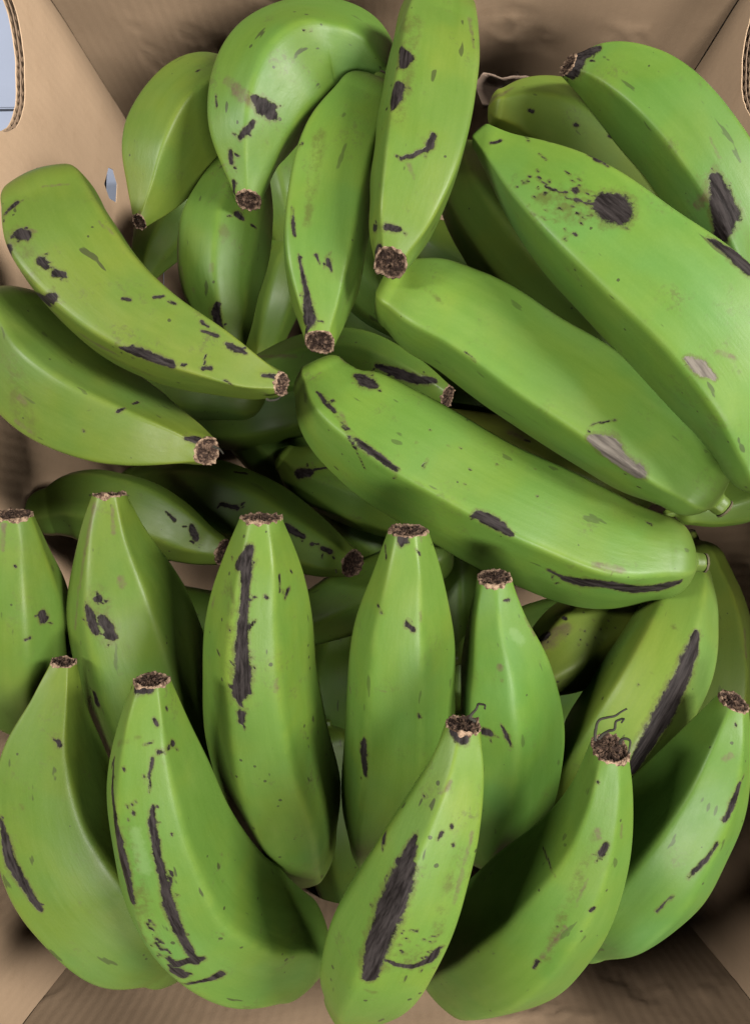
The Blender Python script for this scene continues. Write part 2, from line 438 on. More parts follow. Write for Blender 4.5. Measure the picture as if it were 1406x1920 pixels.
# torn strips of liner hanging off the far wall
def scrap(name, poly, lift, seed, mat=None, frame=lambda u, v, d: (u, YF - d, v), wall=far):
    """an irregular piece of paper liner, curled away from the wall"""
    pts = [Vector(p_) for p_ in poly]; cx = sum(p_.x for p_ in pts)/len(pts); cy = sum(p_.y for p_ in pts)/len(pts)
    V, F, fl = [], [], []
    ring = []
    for k, p_ in enumerate(pts):
        q = pts[(k + 1) % len(pts)]
        for t in range(5):
            a = p_.lerp(q, t/5); jit = .0012*noise.noise(Vector((a.x*300, a.y*300, seed)))
            ring.append((a.x + jit, a.y - jit))
    n = len(ring); nr = 5
    top = max(y for x, y in ring); bot = min(y for x, y in ring)
    for side in (0, 1):
        for r in range(1, nr + 1):
            for x, y in ring:
                u, v = cx + (x - cx)*r/nr, cy + (y - cy)*r/nr
                d = .0222 + lift*((top - v)/(top - bot))**2 + .0012*noise.noise(Vector((u*120, v*120, seed))) - .0005*side
                V.append(frame(u, v, d)); fl.append(u)
        V.append(frame(cx, cy, .0052 + lift*.3 - .0005*side)); fl.append(cx)
    m = n*nr + 1
    for side in (0, 1):
        b = side*m
        for r in range(nr - 1):
            for k in range(n): F.append((b + r*n + k, b + r*n + (k + 1) % n, b + (r + 1)*n + (k + 1) % n, b + (r + 1)*n + k))
        for k in range(n): F.append((b + n*nr, b + (k + 1) % n, b + k))
    for k in range(n): F.append(((nr - 1)*n + k, (nr - 1)*n + (k + 1) % n, m + (nr - 1)*n + (k + 1) % n, m + (nr - 1)*n + k))
    o = mesh_obj(name, V, F, mat or TORN, wall, True, {'flute': fl})
    bm = bmesh.new(); bm.from_mesh(o.data); bmesh.ops.recalc_face_normals(bm, faces=bm.faces); bm.to_mesh(o.data); bm.free()
    return o
for poly, lift in [([[0.0655, -0.0378], [0.0702, -0.022], [0.0859, -0.0287], [0.1048, -0.0273], [0.1344, -0.0363], [0.1425, -0.0567], [0.1322, -0.067], [0.1127, -0.0594], [0.0915, -0.0674], [0.0753, -0.0656]], 0.0015), ([[-0.0184, 0.0036], [-0.007, 0.0056], [-0.0039, -0.0061], [-0.009, -0.0193], [-0.0164, -0.0106]], 0.007)]:
    scrap('torn_paper', poly, lift, lift*900)

for poly, lift in [([[-0.2885, -0.0044], [-0.282, -0.0086], [-0.2707, 0.0056], [-0.2724, 0.017]], 0.004)]:
    scrap('torn_paper', poly, lift, 3.3, None, lambda u, v, d: (u, YN + d, v), near)

# ------------------------------------------------------------------ the plantains
KINDS = ('dark', 'brown', 'olive', 'pale', 'grey')
def mark_fields(P, scars):  # scar lines come from image pixel strokes ray-cast onto the skin
    """signed closeness of every skin point to the scars, each scar a line of points lying on the skin"""
    out = {k: np.full(len(P), -3.0) for k in KINDS}
    for kind, pts in scars:
        pts = np.array(pts, float)/1e4
        q, r = pts[:, :3], pts[:, 3]
        lo, hi = q.min(0) - r.max()*3 - .004, q.max(0) + r.max()*3 + .004
        idx = np.nonzero(((P > lo) & (P < hi)).all(1))[0]
        if not len(idx): continue
        X = P[idx]
        X = X + np.array([noise.noise_vector(Vector(p_)*330)*.0006 + noise.noise_vector(Vector(p_)*1100)*.0002 for p_ in X.tolist()])
        best = np.full(len(idx), -3.0)
        for i in range(max(1, len(q) - 1)):
            a = q[i]; b = q[min(i + 1, len(q) - 1)]; ab = b - a; L = ab @ ab
            t = np.clip(((X - a) @ ab)/L, 0, 1) if L > 1e-12 else np.zeros(len(X))
            d = np.linalg.norm(X - a - t[:, None]*ab, axis=1)
            rr = r[i] + (r[min(i + 1, len(q) - 1)] - r[i])*t
            best = np.maximum(best, (rr - d)/(.38*rr + .0005))
        out[kind][idx] = np.maximum(out[kind][idx], np.clip(best, -3, 3))
    return out

def stem_end(o, C, T, N, B, R0, V0, seed, col_dark):
    """the dried cut: a ragged collar on the neck, a raised rim and a rough core"""
    rs = np.random.RandomState(seed); na = len(V0); r = R0
    th = np.linspace(0, 2*math.pi, na, endpoint=False)
    out = -T
    dirs = (V0 - C); ln = np.linalg.norm(dirs, axis=1)[:, None]; dirs = dirs/ln
    lob = sum(rs.uniform(.2, 1)*np.sin(k*th + rs.uniform(0, 6.3)) for k in (1, 2, 3, 5, 8, 13))
    tilt = .0022*np.cos(th + rs.uniform(0, 6))
    rings = []; core = []
    def ring(f, h, j, c):
        jit = (rs.uniform(-1, 1, na)*j)
        jit = .5*jit + .25*np.roll(jit, 1) + .25*np.roll(jit, -1)
        hh = h + jit + (.0004*lob if h >= 0 else -.0005*lob)
        rings.append(C + dirs*(ln*f*(1 + jit[:, None]*45 + .018*lob[:, None])) + out*(hh + tilt*.0*(h >= -.0005))[:, None]); core.append(np.full(na, c))
    ring(1.006, -.0022, .0008, 0); ring(1.012, -.0011, .0004, 0); ring(1.02, -.0001, .0005, 0); ring(.985, .0007, .0005, .1)
    ring(.90, .0006, .0005, .3); ring(.78, -.0004, .0008, .8); ring(.58, .0002, .0011, 1); ring(.36, -.0004, .0012, .9); ring(.16, .0005, .0010, .7)
    V = np.concatenate(rings + [(C + out*.0004)[None]]); n = len(rings)
    F = [tuple(f[::-1]) for f in ring_faces(n, na)] + [((n - 1)*na + k, (n - 1)*na + (k + 1) % na, n*na) for k in range(na)]
    s = mesh_obj('stem_end', V, F, STEM, o, True, {'core': np.r_[np.concatenate(core), .7], 'rest': V + seed*.37})
    return s

DATA = [  # axes, radii and threads unprojected from image pixels; depths shifted along camera rays
{'label': 'short yellowish green plantain against the far cardboard wall, left of the large hooked one', 'ctrl': [[-1456,1872,1380,44],[-1398,2042,1350,141],[-1330,2257,1330,234],[-1207,2524,1280,262],[-1047,2699,1230,240],[-925,2810,1130,162]], 'start': 'cut', 'end': 'tip', 'res': (210,128), 'slant': 0.45, 'ridges': [20,-60], 'seed': 1, 'yel': 0.55, 'val': 0.95, 'speck': 0.52, 'scars': [('dark',[[-1107,2684,1484,8.6],[-1096,2692,1481,8.7]]),('brown',[[-1442,1900,1421,17.6]])], 'threads': []},
{'label': 'thick hooked plantain arching near the far wall with a dark star shaped scar', 'ctrl': [[-781,1868,1630,70],[-784,2020,1620,143],[-771,2246,1610,242],[-666,2529,1560,309],[-446,2741,1480,285],[-225,2752,1430,241],[-90,2683,1380,168]], 'start': 'cut', 'end': 'tip', 'res': (210,128), 'slant': 0.25, 'ridges': [-55,70], 'seed': 2, 'yel': 0.25, 'val': 1.0, 'speck': 0.97, 'scars': [('dark',[[-723,2289,1861,13.6],[-674,2268,1828,37.7],[-631,2242,1790,31.1]]),('dark',[[-685,2246,1826,27.4],[-617,2278,1796,17.3]]),('dark',[[-719,2186,1821,10.3],[-757,2139,1819,20.6],[-794,2116,1801,13.8]]),('dark',[[-854,2066,1751,13.5],[-852,2020,1730,13.5]]),('dark',[[-848,1938,1696,10.9],[-848,1889,1666,13.8]]),('olive',[[-815,2352,1839,42.0],[-770,2298,1857,36.6]]),('dark',[[-924,2347,1784,8.0],[-918,2289,1785,8.0]]),('dark',[[-466,2670,1808,5.3],[-427,2692,1785,5.3]]),('brown',[[-862,2411,1815,26.4],[-815,2357,1839,29.8],[-770,2307,1858,33.1],[-729,2270,1858,36.6]]),('dark',[[-606,2225,1765,5.1],[-592,2235,1761,5.1]]),('dark',[[-679,2225,1814,5.2],[-679,2214,1808,5.0]]),('brown',[[-604,2277,1788,5.1],[-590,2295,1786,5.1]]),('dark',[[-734,2308,1867,5.0],[-738,2316,1869,5.0]]),('dark',[[-711,2281,1854,6.5],[-696,2292,1849,5.0]]),('olive',[[-723,2289,1861,20.9],[-674,2268,1828,48.8],[-631,2242,1790,41.3]]),('dark',[[-591,2291,1785,5.1],[-588,2289,1782,5.1]]),('brown',[[-590,2291,1785,6.3],[-601,2284,1789,5.1]]),('dark',[[-642,2275,1811,5.7],[-662,2273,1822,5.0]]),('brown',[[-590,2287,1783,5.1],[-573,2293,1775,5.1]]),('olive',[[-685,2246,1826,36.9],[-617,2278,1796,25.3]]),('dark',[[-817,2130,1797,6.9],[-833,2140,1793,5.1]]),('dark',[[-737,2125,1803,6.2],[-742,2124,1805,5.0]]),('brown',[[-700,2189,1810,5.0],[-718,2176,1816,5.0]]),('dark',[[-734,2169,1823,6.9],[-744,2173,1829,5.0]]),('olive',[[-719,2186,1821,17.2],[-757,2139,1819,29.1],[-794,2116,1801,21.2]]),('dark',[[-827,2050,1755,6.9],[-805,2036,1758,5.1]]),('dark',[[-837,1997,1727,6.9],[-827,1993,1729,5.1]]),('brown',[[-884,2021,1716,6.8],[-903,2022,1706,5.2]]),('olive',[[-854,2066,1751,25.6],[-852,2020,1730,25.7]]),('dark',[[-856,1895,1649,5.4]]),('dark',[[-863,1910,1650,5.4],[-851,1895,1667,5.2]]),('brown',[[-823,1925,1702,6.8],[-830,1933,1702,5.2]]),('olive',[[-848,1938,1696,21.8],[-848,1889,1666,26.1]])], 'threads': []},
{'label': 'pale green plantain whose brown stem end touches the big one in the middle', 'ctrl': [[-381,1061,1760,82],[-381,1206,1740,147],[-383,1417,1700,229],[-361,1723,1650,267],[-286,2097,1600,265],[-174,2362,1550,214]], 'start': 'cut', 'end': 'tip', 'res': (210,128), 'slant': 0.3, 'ridges': [-36,40], 'seed': 3, 'yel': 0.3, 'val': 1.08, 'speck': 0.63, 'scars': [('dark',[[-509,1703,1892,5.2],[-502,1612,1901,10.3],[-496,1551,1903,7.7]]),('dark',[[-474,1455,1901,5.0],[-464,1407,1897,7.6],[-454,1359,1891,10.1],[-444,1308,1883,13.5],[-434,1258,1874,16.9],[-430,1201,1861,25.5],[-426,1146,1845,34.1]]),('dark',[[-389,1454,1903,10.3],[-368,1410,1897,5.2]]),('dark',[[-329,1430,1899,12.9],[-313,1377,1890,7.8]]),('dark',[[-473,2039,1855,7.8],[-462,2050,1855,7.8]]),('dark',[[-436,1110,1830,10.5],[-455,1068,1772,10.9]]),('olive',[[-376,2103,1848,41.9],[-383,2045,1858,40.1],[-389,1989,1866,38.2],[-396,1933,1873,36.4],[-402,1878,1878,34.6],[-409,1824,1884,32.9],[-415,1770,1889,31.1],[-422,1716,1894,29.3],[-428,1663,1899,27.6],[-435,1610,1903,25.8]]),('dark',[[-381,1139,1845,5.0],[-358,1136,1844,5.0]]),('brown',[[-457,1272,1876,5.9],[-460,1267,1875,4.9]]),('dark',[[-443,1233,1869,5.6],[-451,1212,1864,5.0]]),('dark',[[-462,1258,1874,4.9],[-466,1264,1875,4.9]]),('dark',[[-462,1446,1901,4.9],[-469,1431,1899,4.9]]),('olive',[[-474,1455,1901,11.0],[-464,1407,1897,13.9],[-454,1359,1891,16.8],[-444,1308,1883,20.8],[-434,1258,1874,24.7],[-430,1201,1861,34.6],[-426,1146,1845,44.6]]),('dark',[[-343,1408,1896,6.0],[-348,1414,1897,4.9]]),('brown',[[-340,1406,1896,4.9],[-348,1387,1894,4.9]]),('dark',[[-319,1456,1901,5.0],[-315,1466,1902,4.9]]),('olive',[[-329,1430,1899,24.5],[-313,1377,1890,16.8]])], 'threads': []},
{'label': 'upright plantain reaching the far edge, its ragged brown stem end cut at a slant', 'ctrl': [[-17,1362,2030,83],[21,1501,2020,158],[84,1755,1980,231],[142,2087,1910,267],[186,2468,1830,258],[210,2710,1760,225]], 'start': 'cut', 'end': 'blunt', 'res': (210,128), 'slant': 0.45, 'ridges': [50,-32], 'seed': 4, 'yel': 0.45, 'val': 1.05, 'speck': 0.86, 'scars': [('dark',[[27,2359,2103,12.7],[56,2301,2126,34.6],[39,2257,2137,21.9]]),('dark',[[21,2145,2161,24.9],[6,2090,2167,37.3],[-11,2025,2170,12.4]]),('dark',[[178,1900,2163,15.6],[163,1855,2168,21.7],[148,1828,2172,12.4]]),('dark',[[136,1827,2174,9.5],[74,1798,2183,11.9],[30,1781,2187,9.5]]),('brown',[[65,1753,2182,14.3],[89,1701,2176,9.5]]),('dark',[[-98,1525,2041,19.8],[-36,1485,2139,15.7],[26,1473,2136,12.5]]),('dark',[[-70,1404,2076,29.3],[-86,1391,2045,29.6]]),('brown',[[368,2600,1970,12.7],[372,2532,1995,11.7],[376,2468,2016,10.8],[381,2407,2033,9.9]]),('brown',[[-73,1699,2121,9.7],[-68,1672,2149,9.6]]),('olive',[[78,2508,2083,63.7],[71,2450,2098,62.0],[64,2396,2108,60.3],[58,2342,2118,58.7],[51,2288,2129,57.1],[45,2234,2142,55.4],[39,2180,2153,53.8],[32,2129,2162,52.2],[26,2079,2168,50.7],[20,2030,2174,49.1],[14,1982,2179,47.6]]),('dark',[[11,2247,2129,4.6],[8,2249,2124,4.6]]),('brown',[[4,2421,2009,6.5],[11,2418,2032,4.7]]),('dark',[[49,2343,2119,5.9],[36,2340,2117,4.6]]),('brown',[[71,2267,2131,6.0],[74,2268,2130,4.6]]),('brown',[[68,2278,2129,4.6],[79,2289,2125,4.6]]),('olive',[[27,2359,2103,19.5],[56,2301,2126,44.8],[39,2257,2137,30.1]]),('brown',[[38,2111,2163,4.5],[44,2099,2164,4.5]]),('dark',[[2,2113,2163,4.5],[2,2092,2166,4.5]]),('dark',[[47,2119,2161,5.5],[51,2115,2161,4.5]]),('dark',[[-14,2175,2111,4.6],[-17,2187,2094,4.6]]),('dark',[[-34,2072,2101,5.7],[-42,2088,2067,4.7]]),('dark',[[55,2136,2158,5.7],[76,2130,2156,4.6]]),('olive',[[21,2145,2161,33.5],[6,2090,2167,47.8],[-11,2025,2170,19.1]]),('dark',[[126,1826,2175,4.5],[124,1823,2176,4.5]]),('dark',[[140,1806,2173,4.5],[139,1795,2173,4.5]]),('brown',[[144,1851,2172,4.5],[144,1854,2172,4.5]]),('brown',[[132,1811,2175,5.0],[133,1814,2174,4.5]]),('olive',[[178,1900,2163,22.7],[163,1855,2168,29.9],[148,1828,2172,19.1]]),('dark',[[52,1784,2185,4.5],[51,1787,2185,4.5]]),('dark',[[12,1792,2189,5.8],[3,1798,2190,4.5]]),('brown',[[99,1804,2179,5.2],[95,1806,2180,4.5]]),('olive',[[136,1827,2174,19.1],[74,1798,2183,22.6],[30,1781,2187,19.0]]),('brown',[[39,1488,2142,5.4],[23,1491,2144,4.6]]),('dark',[[43,1461,2131,4.6],[53,1455,2128,4.6]]),('dark',[[-98,1532,2041,4.8]]),('dark',[[-83,1524,2096,5.7],[-90,1545,2077,4.7]]),('olive',[[-98,1525,2041,27.9],[-36,1485,2139,22.9],[26,1473,2136,19.3]]),('dark',[[-86,1391,2045,5.5],[-86,1391,2045,4.8]]),('brown',[[-31,1408,2104,5.0],[-20,1406,2106,4.7]]),('olive',[[-70,1404,2076,38.8],[-86,1391,2045,39.2]])], 'threads': []},
{'label': 'squat plantain under the hooked one, with a brown bruise near its lower end', 'ctrl': [[-926,1112,1380,72],[-963,1271,1360,153],[-1001,1495,1340,228],[-989,1776,1300,261],[-942,2042,1240,227],[-909,2267,1180,160]], 'start': 'cut', 'end': 'tip', 'res': (210,128), 'slant': 0.45, 'ridges': [8,-50], 'seed': 5, 'yel': 0.35, 'val': 0.95, 'speck': 0.8, 'scars': [('dark',[[-965,1337,1532,14.8],[-982,1292,1508,29.8],[-965,1229,1479,18.8]]),('brown',[[-987,1543,1572,14.1],[-993,1515,1569,16.9]]),('dark',[[-866,1844,1513,22.3],[-837,1827,1498,11.2]]),('dark',[[-794,1801,1474,5.8],[-773,1790,1457,5.8]]),('olive',[[-928,1740,1560,39.6],[-940,1678,1567,28.2]]),('brown',[[-1105,1432,1517,8.6],[-1097,1404,1513,8.6]]),('brown',[[-1177,1559,1499,8.6],[-1161,1469,1499,8.6]]),('dark',[[-935,1237,1484,6.5],[-929,1239,1482,5.5]]),('brown',[[-997,1234,1474,6.9],[-978,1239,1481,5.5]]),('dark',[[-991,1244,1481,5.5],[-1000,1249,1481,5.5]]),('dark',[[-954,1316,1523,6.9],[-965,1306,1519,5.4]]),('olive',[[-965,1337,1532,22.8],[-982,1292,1508,40.1],[-965,1229,1479,27.4]]),('dark',[[-844,1849,1499,6.3],[-848,1863,1499,5.5]]),('dark',[[-895,1828,1533,6.5],[-911,1820,1543,5.4]]),('brown',[[-849,1880,1496,5.5],[-839,1902,1485,5.5]]),('brown',[[-843,1874,1493,5.5],[-836,1883,1487,5.5]]),('olive',[[-866,1844,1513,31.5],[-837,1827,1498,18.7]])], 'threads': []},
{'label': 'large yellowish plantain at the left wall, blotched with brown, stem pointing to the middle', 'ctrl': [[-563,820,1860,63],[-691,855,1850,115],[-908,947,1840,182],[-1186,1077,1820,248],[-1465,1285,1780,300],[-1673,1541,1740,325],[-1769,1739,1700,284]], 'start': 'cut', 'end': 'round', 'res': (210,128), 'slant': 0.25, 'ridges': [-40,45], 'seed': 6, 'yel': 0.6, 'val': 0.95, 'speck': 0.97, 'scars': [('dark',[[-1809,1524,2025,32.4],[-1775,1511,2030,29.1]]),('brown',[[-1765,1539,2024,15.0],[-1724,1532,2028,12.5]]),('dark',[[-1867,1443,2009,40.4]]),('dark',[[-1909,1641,1979,10.1],[-1863,1708,1960,12.7]]),('dark',[[-1691,1378,2045,25.8],[-1665,1352,2045,16.1]]),('dark',[[-1621,1321,2043,22.6],[-1583,1310,2042,16.1]]),('dark',[[-1818,1297,1824,21.2],[-1745,1239,1905,43.6],[-1632,1202,2041,25.8]]),('brown',[[-1843,1348,1886,26.7],[-1830,1323,1861,32.3],[-1818,1297,1824,38.0],[-1780,1252,1816,36.3],[-1749,1217,1807,34.5],[-1700,1171,1813,32.6]]),('dark',[[-1309,960,2032,9.7],[-1256,945,2036,19.4],[-1205,933,2033,29.1],[-1158,915,2028,25.9],[-1111,897,2023,22.7],[-1064,880,2016,19.5]]),('dark',[[-906,934,1994,5.0],[-913,874,1994,7.5]]),('dark',[[-926,868,1996,10.1],[-881,870,1988,10.1]]),('dark',[[-1014,878,2010,10.0],[-995,884,2007,7.5]]),('dark',[[-811,991,1973,9.9],[-761,967,1962,19.8],[-719,952,1950,6.6]]),('dark',[[-644,848,1932,7.7],[-577,844,1915,13.1]]),('dark',[[-1300,1197,2032,7.5],[-1263,1193,2029,10.0]]),('dark',[[-1152,1207,2014,10.0],[-1113,1215,2007,7.5]]),('dark',[[-1082,1192,2005,7.5],[-1052,1180,2001,7.5]]),('dark',[[-930,1099,1989,10.1],[-900,1074,1985,7.6]]),('dark',[[-928,1051,1993,7.5],[-854,1028,1980,10.1]]),('brown',[[-1567,1074,1886,15.6],[-1513,1038,1902,20.7],[-1465,1007,1903,25.8],[-1374,962,1929,15.4]]),('dark',[[-822,816,1974,5.1],[-784,793,1958,5.1]]),('brown',[[-1747,1799,1938,7.7],[-1683,1807,1933,7.7],[-1619,1817,1927,7.7]]),('brown',[[-1437,1591,2000,7.5],[-1397,1558,2000,8.8],[-1359,1526,1997,10.1]]),('olive',[[-1826,1490,2030,99.6],[-1809,1437,2039,101.1],[-1794,1387,2043,102.7],[-1784,1340,2039,104.6],[-1859,1362,1856,115.5],[-1830,1323,1861,117.2]]),('olive',[[-1582,1069,1816,37.9],[-1546,1040,1809,36.8],[-1500,1010,1815,35.5],[-1462,986,1809,34.3],[-1415,960,1814,33.0],[-1367,937,1819,31.8],[-1318,914,1814,30.6],[-1268,893,1819,29.3],[-1217,872,1813,28.2],[-1176,859,1816,26.9]]),('brown',[[-1767,1495,2033,4.7],[-1766,1499,2032,4.7]]),('brown',[[-1733,1507,2032,4.7],[-1737,1498,2033,4.7]]),('dark',[[-1804,1484,2033,4.7],[-1819,1470,2034,4.7]]),('dark',[[-1849,1507,2025,6.3],[-1854,1508,2024,4.7]]),('dark',[[-1779,1556,2019,6.3],[-1780,1551,2020,4.7]]),('olive',[[-1809,1524,2025,42.4],[-1775,1511,2030,38.6]]),('brown',[[-1840,1380,1980,5.5],[-1851,1382,1944,5.0]]),('dark',[[-1851,1406,1996,4.9],[-1845,1395,1997,4.9]]),('dark',[[-1846,1452,2033,5.7],[-1837,1449,2035,4.7]]),('olive',[[-1867,1443,2009,51.8]]),('dark',[[-1837,1718,1959,6.1],[-1828,1722,1958,4.8]]),('dark',[[-1906,1612,1989,6.2],[-1905,1595,1995,4.8]]),('brown',[[-1926,1671,1965,5.7],[-1946,1686,1947,5.0]]),('olive',[[-1909,1641,1979,20.2],[-1863,1708,1960,24.1]]),('dark',[[-1669,1407,2043,4.7],[-1661,1419,2042,4.7]]),('dark',[[-1660,1378,2044,6.3],[-1640,1374,2044,4.7]]),('dark',[[-1690,1360,2045,5.4],[-1710,1372,2046,4.7]]),('dark',[[-1639,1347,2044,5.6],[-1634,1346,2044,4.7]]),('olive',[[-1691,1378,2045,34.7],[-1665,1352,2045,23.5]]),('dark',[[-1570,1287,2041,4.8],[-1567,1281,2041,4.7]]),('brown',[[-1562,1293,2041,5.7],[-1558,1290,2040,4.7]]),('dark',[[-1588,1315,2042,4.7],[-1576,1314,2041,4.7]]),('dark',[[-1594,1287,2042,5.9],[-1596,1283,2042,4.7]]),('olive',[[-1621,1321,2043,31.0],[-1583,1310,2042,23.6]]),('dark',[[-1598,1183,2043,6.0],[-1579,1173,2043,4.7]]),('dark',[[-1630,1238,2044,4.7],[-1630,1257,2044,4.7]]),('brown',[[-1613,1171,2039,4.7],[-1608,1161,2034,4.7]]),('dark',[[-1659,1184,1986,5.1],[-1629,1179,2032,4.7]]),('dark',[[-1817,1302,1850,5.1],[-1826,1306,1823,5.2]]),('olive',[[-1818,1297,1824,29.9],[-1745,1239,1905,55.5],[-1632,1202,2041,34.7]]),('dark',[[-1318,950,1994,5.3],[-1321,945,1969,4.8]]),('dark',[[-1323,971,2036,4.7],[-1326,973,2036,4.7]]),('dark',[[-1253,921,1993,4.8],[-1266,922,1975,4.8]]),('dark',[[-1289,968,2040,4.7],[-1286,970,2040,4.7]]),('dark',[[-1233,960,2037,5.8],[-1244,970,2038,4.7]]),('olive',[[-1309,960,2032,16.2],[-1256,945,2036,27.3],[-1205,933,2033,38.5],[-1158,915,2028,34.9],[-1111,897,2023,31.2],[-1064,880,2016,27.5]]),('dark',[[-733,973,1954,5.1],[-722,979,1949,4.8]]),('dark',[[-782,988,1966,4.8],[-784,991,1967,4.8]]),('dark',[[-731,962,1954,4.8],[-733,964,1954,4.8]]),('dark',[[-804,972,1972,6.5],[-810,972,1973,4.8]]),('olive',[[-811,991,1973,16.4],[-761,967,1962,27.9],[-719,952,1950,12.7]]),('brown',[[-566,870,1903,5.8],[-570,886,1874,5.0]]),('dark',[[-579,839,1916,5.0],[-580,833,1917,5.0]]),('dark',[[-583,822,1918,5.1],[-577,844,1915,5.0]]),('olive',[[-644,848,1932,16.6],[-577,844,1915,24.8]])], 'threads': [[[-628,737,1900],[-584,722,1922],[-552,735,1944]]]},
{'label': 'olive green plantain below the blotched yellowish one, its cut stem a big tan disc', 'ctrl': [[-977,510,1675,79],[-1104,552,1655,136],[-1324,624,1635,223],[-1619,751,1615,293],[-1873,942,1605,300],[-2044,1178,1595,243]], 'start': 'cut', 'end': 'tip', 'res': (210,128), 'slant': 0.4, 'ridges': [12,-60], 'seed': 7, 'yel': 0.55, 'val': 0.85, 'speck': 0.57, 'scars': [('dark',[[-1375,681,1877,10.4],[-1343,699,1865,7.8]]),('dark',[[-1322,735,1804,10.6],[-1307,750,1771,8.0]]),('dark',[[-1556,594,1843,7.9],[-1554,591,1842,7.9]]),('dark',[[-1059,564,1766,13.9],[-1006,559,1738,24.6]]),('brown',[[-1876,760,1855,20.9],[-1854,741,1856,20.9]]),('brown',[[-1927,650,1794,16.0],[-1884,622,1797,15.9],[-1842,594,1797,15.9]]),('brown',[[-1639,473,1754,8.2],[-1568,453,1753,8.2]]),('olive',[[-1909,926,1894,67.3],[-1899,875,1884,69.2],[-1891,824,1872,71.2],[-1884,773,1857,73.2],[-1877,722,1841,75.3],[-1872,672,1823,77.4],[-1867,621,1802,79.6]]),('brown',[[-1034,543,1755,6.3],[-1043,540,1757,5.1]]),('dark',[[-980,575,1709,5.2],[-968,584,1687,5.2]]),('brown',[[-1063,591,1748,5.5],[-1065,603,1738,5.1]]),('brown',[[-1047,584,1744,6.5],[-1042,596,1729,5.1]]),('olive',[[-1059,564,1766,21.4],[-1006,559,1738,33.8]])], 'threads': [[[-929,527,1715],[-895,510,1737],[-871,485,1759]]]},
{'label': 'small dark plantain in the gap beneath the short yellowish one by the left wall', 'ctrl': [[-2179,2353,-760,84],[-2103,2541,-760,180],[-1967,2775,-760,261],[-1760,3010,-760,270],[-1545,3185,-830,219]], 'start': 'cut', 'end': 'tip', 'res': (110,64), 'slant': 0.45, 'ridges': [10,-60], 'seed': 8, 'yel': 0.45, 'val': 1.0, 'speck': 0.59, 'scars': [], 'threads': []},
{'label': 'shaded plantain sunk between the squat bruised one and the pale one beside it', 'ctrl': [[-1195,1562,-797,93],[-1151,1794,-797,181],[-1084,2098,-797,254],[-981,2477,-867,266],[-851,2793,-937,204]], 'start': 'cut', 'end': 'tip', 'res': (110,64), 'slant': 0.45, 'ridges': [10,-60], 'seed': 9, 'yel': 0.45, 'val': 1.0, 'speck': 0.44, 'scars': [], 'threads': []},
{'label': 'shaded plantain lying under the stem of the large blotched one at left', 'ctrl': [[-2033,1037,-690,99],[-1851,1059,-690,187],[-1534,1126,-690,276],[-1171,1179,-690,338],[-819,1274,-760,333],[-459,1333,-830,246]], 'start': 'cut', 'end': 'tip', 'res': (110,64), 'slant': 0.45, 'ridges': [-15,50], 'seed': 10, 'yel': 0.3, 'val': 1.0, 'speck': 0.6, 'scars': [], 'threads': []},
{'label': 'thin dark plantain with a long black streak and brown stem behind the central one', 'ctrl': [[365,1060,355,83],[224,1125,355,133],[1,1237,330,186],[-303,1359,280,210],[-655,1349,205,198],[-944,1297,105,155]], 'start': 'cut', 'end': 'tip', 'res': (210,128), 'slant': 0.45, 'ridges': [10,-60], 'seed': 11, 'yel': 0.3, 'val': 1.0, 'speck': 0.83, 'scars': [('dark',[[-127,1255,490,14.0],[-54,1226,493,25.7],[19,1198,492,37.4],[83,1176,492,35.1],[146,1154,490,32.8],[275,1153,460,23.5]]),('brown',[[-1006,1400,201,15.2],[-920,1379,275,16.0],[-837,1362,339,16.7],[-761,1353,373,17.5],[-688,1346,395,18.3]]),('dark',[[-142,1234,478,7.6],[-144,1229,476,6.9]]),('dark',[[-98,1257,496,6.8],[-78,1259,500,6.8]]),('dark',[[192,1163,494,8.9],[196,1146,488,6.8]]),('dark',[[-32,1190,482,6.9],[-59,1186,476,6.9]]),('olive',[[-127,1255,490,23.4],[-54,1226,493,36.9],[19,1198,492,50.4],[83,1176,492,47.7],[146,1154,490,45.0],[275,1153,460,34.4]])], 'threads': []},
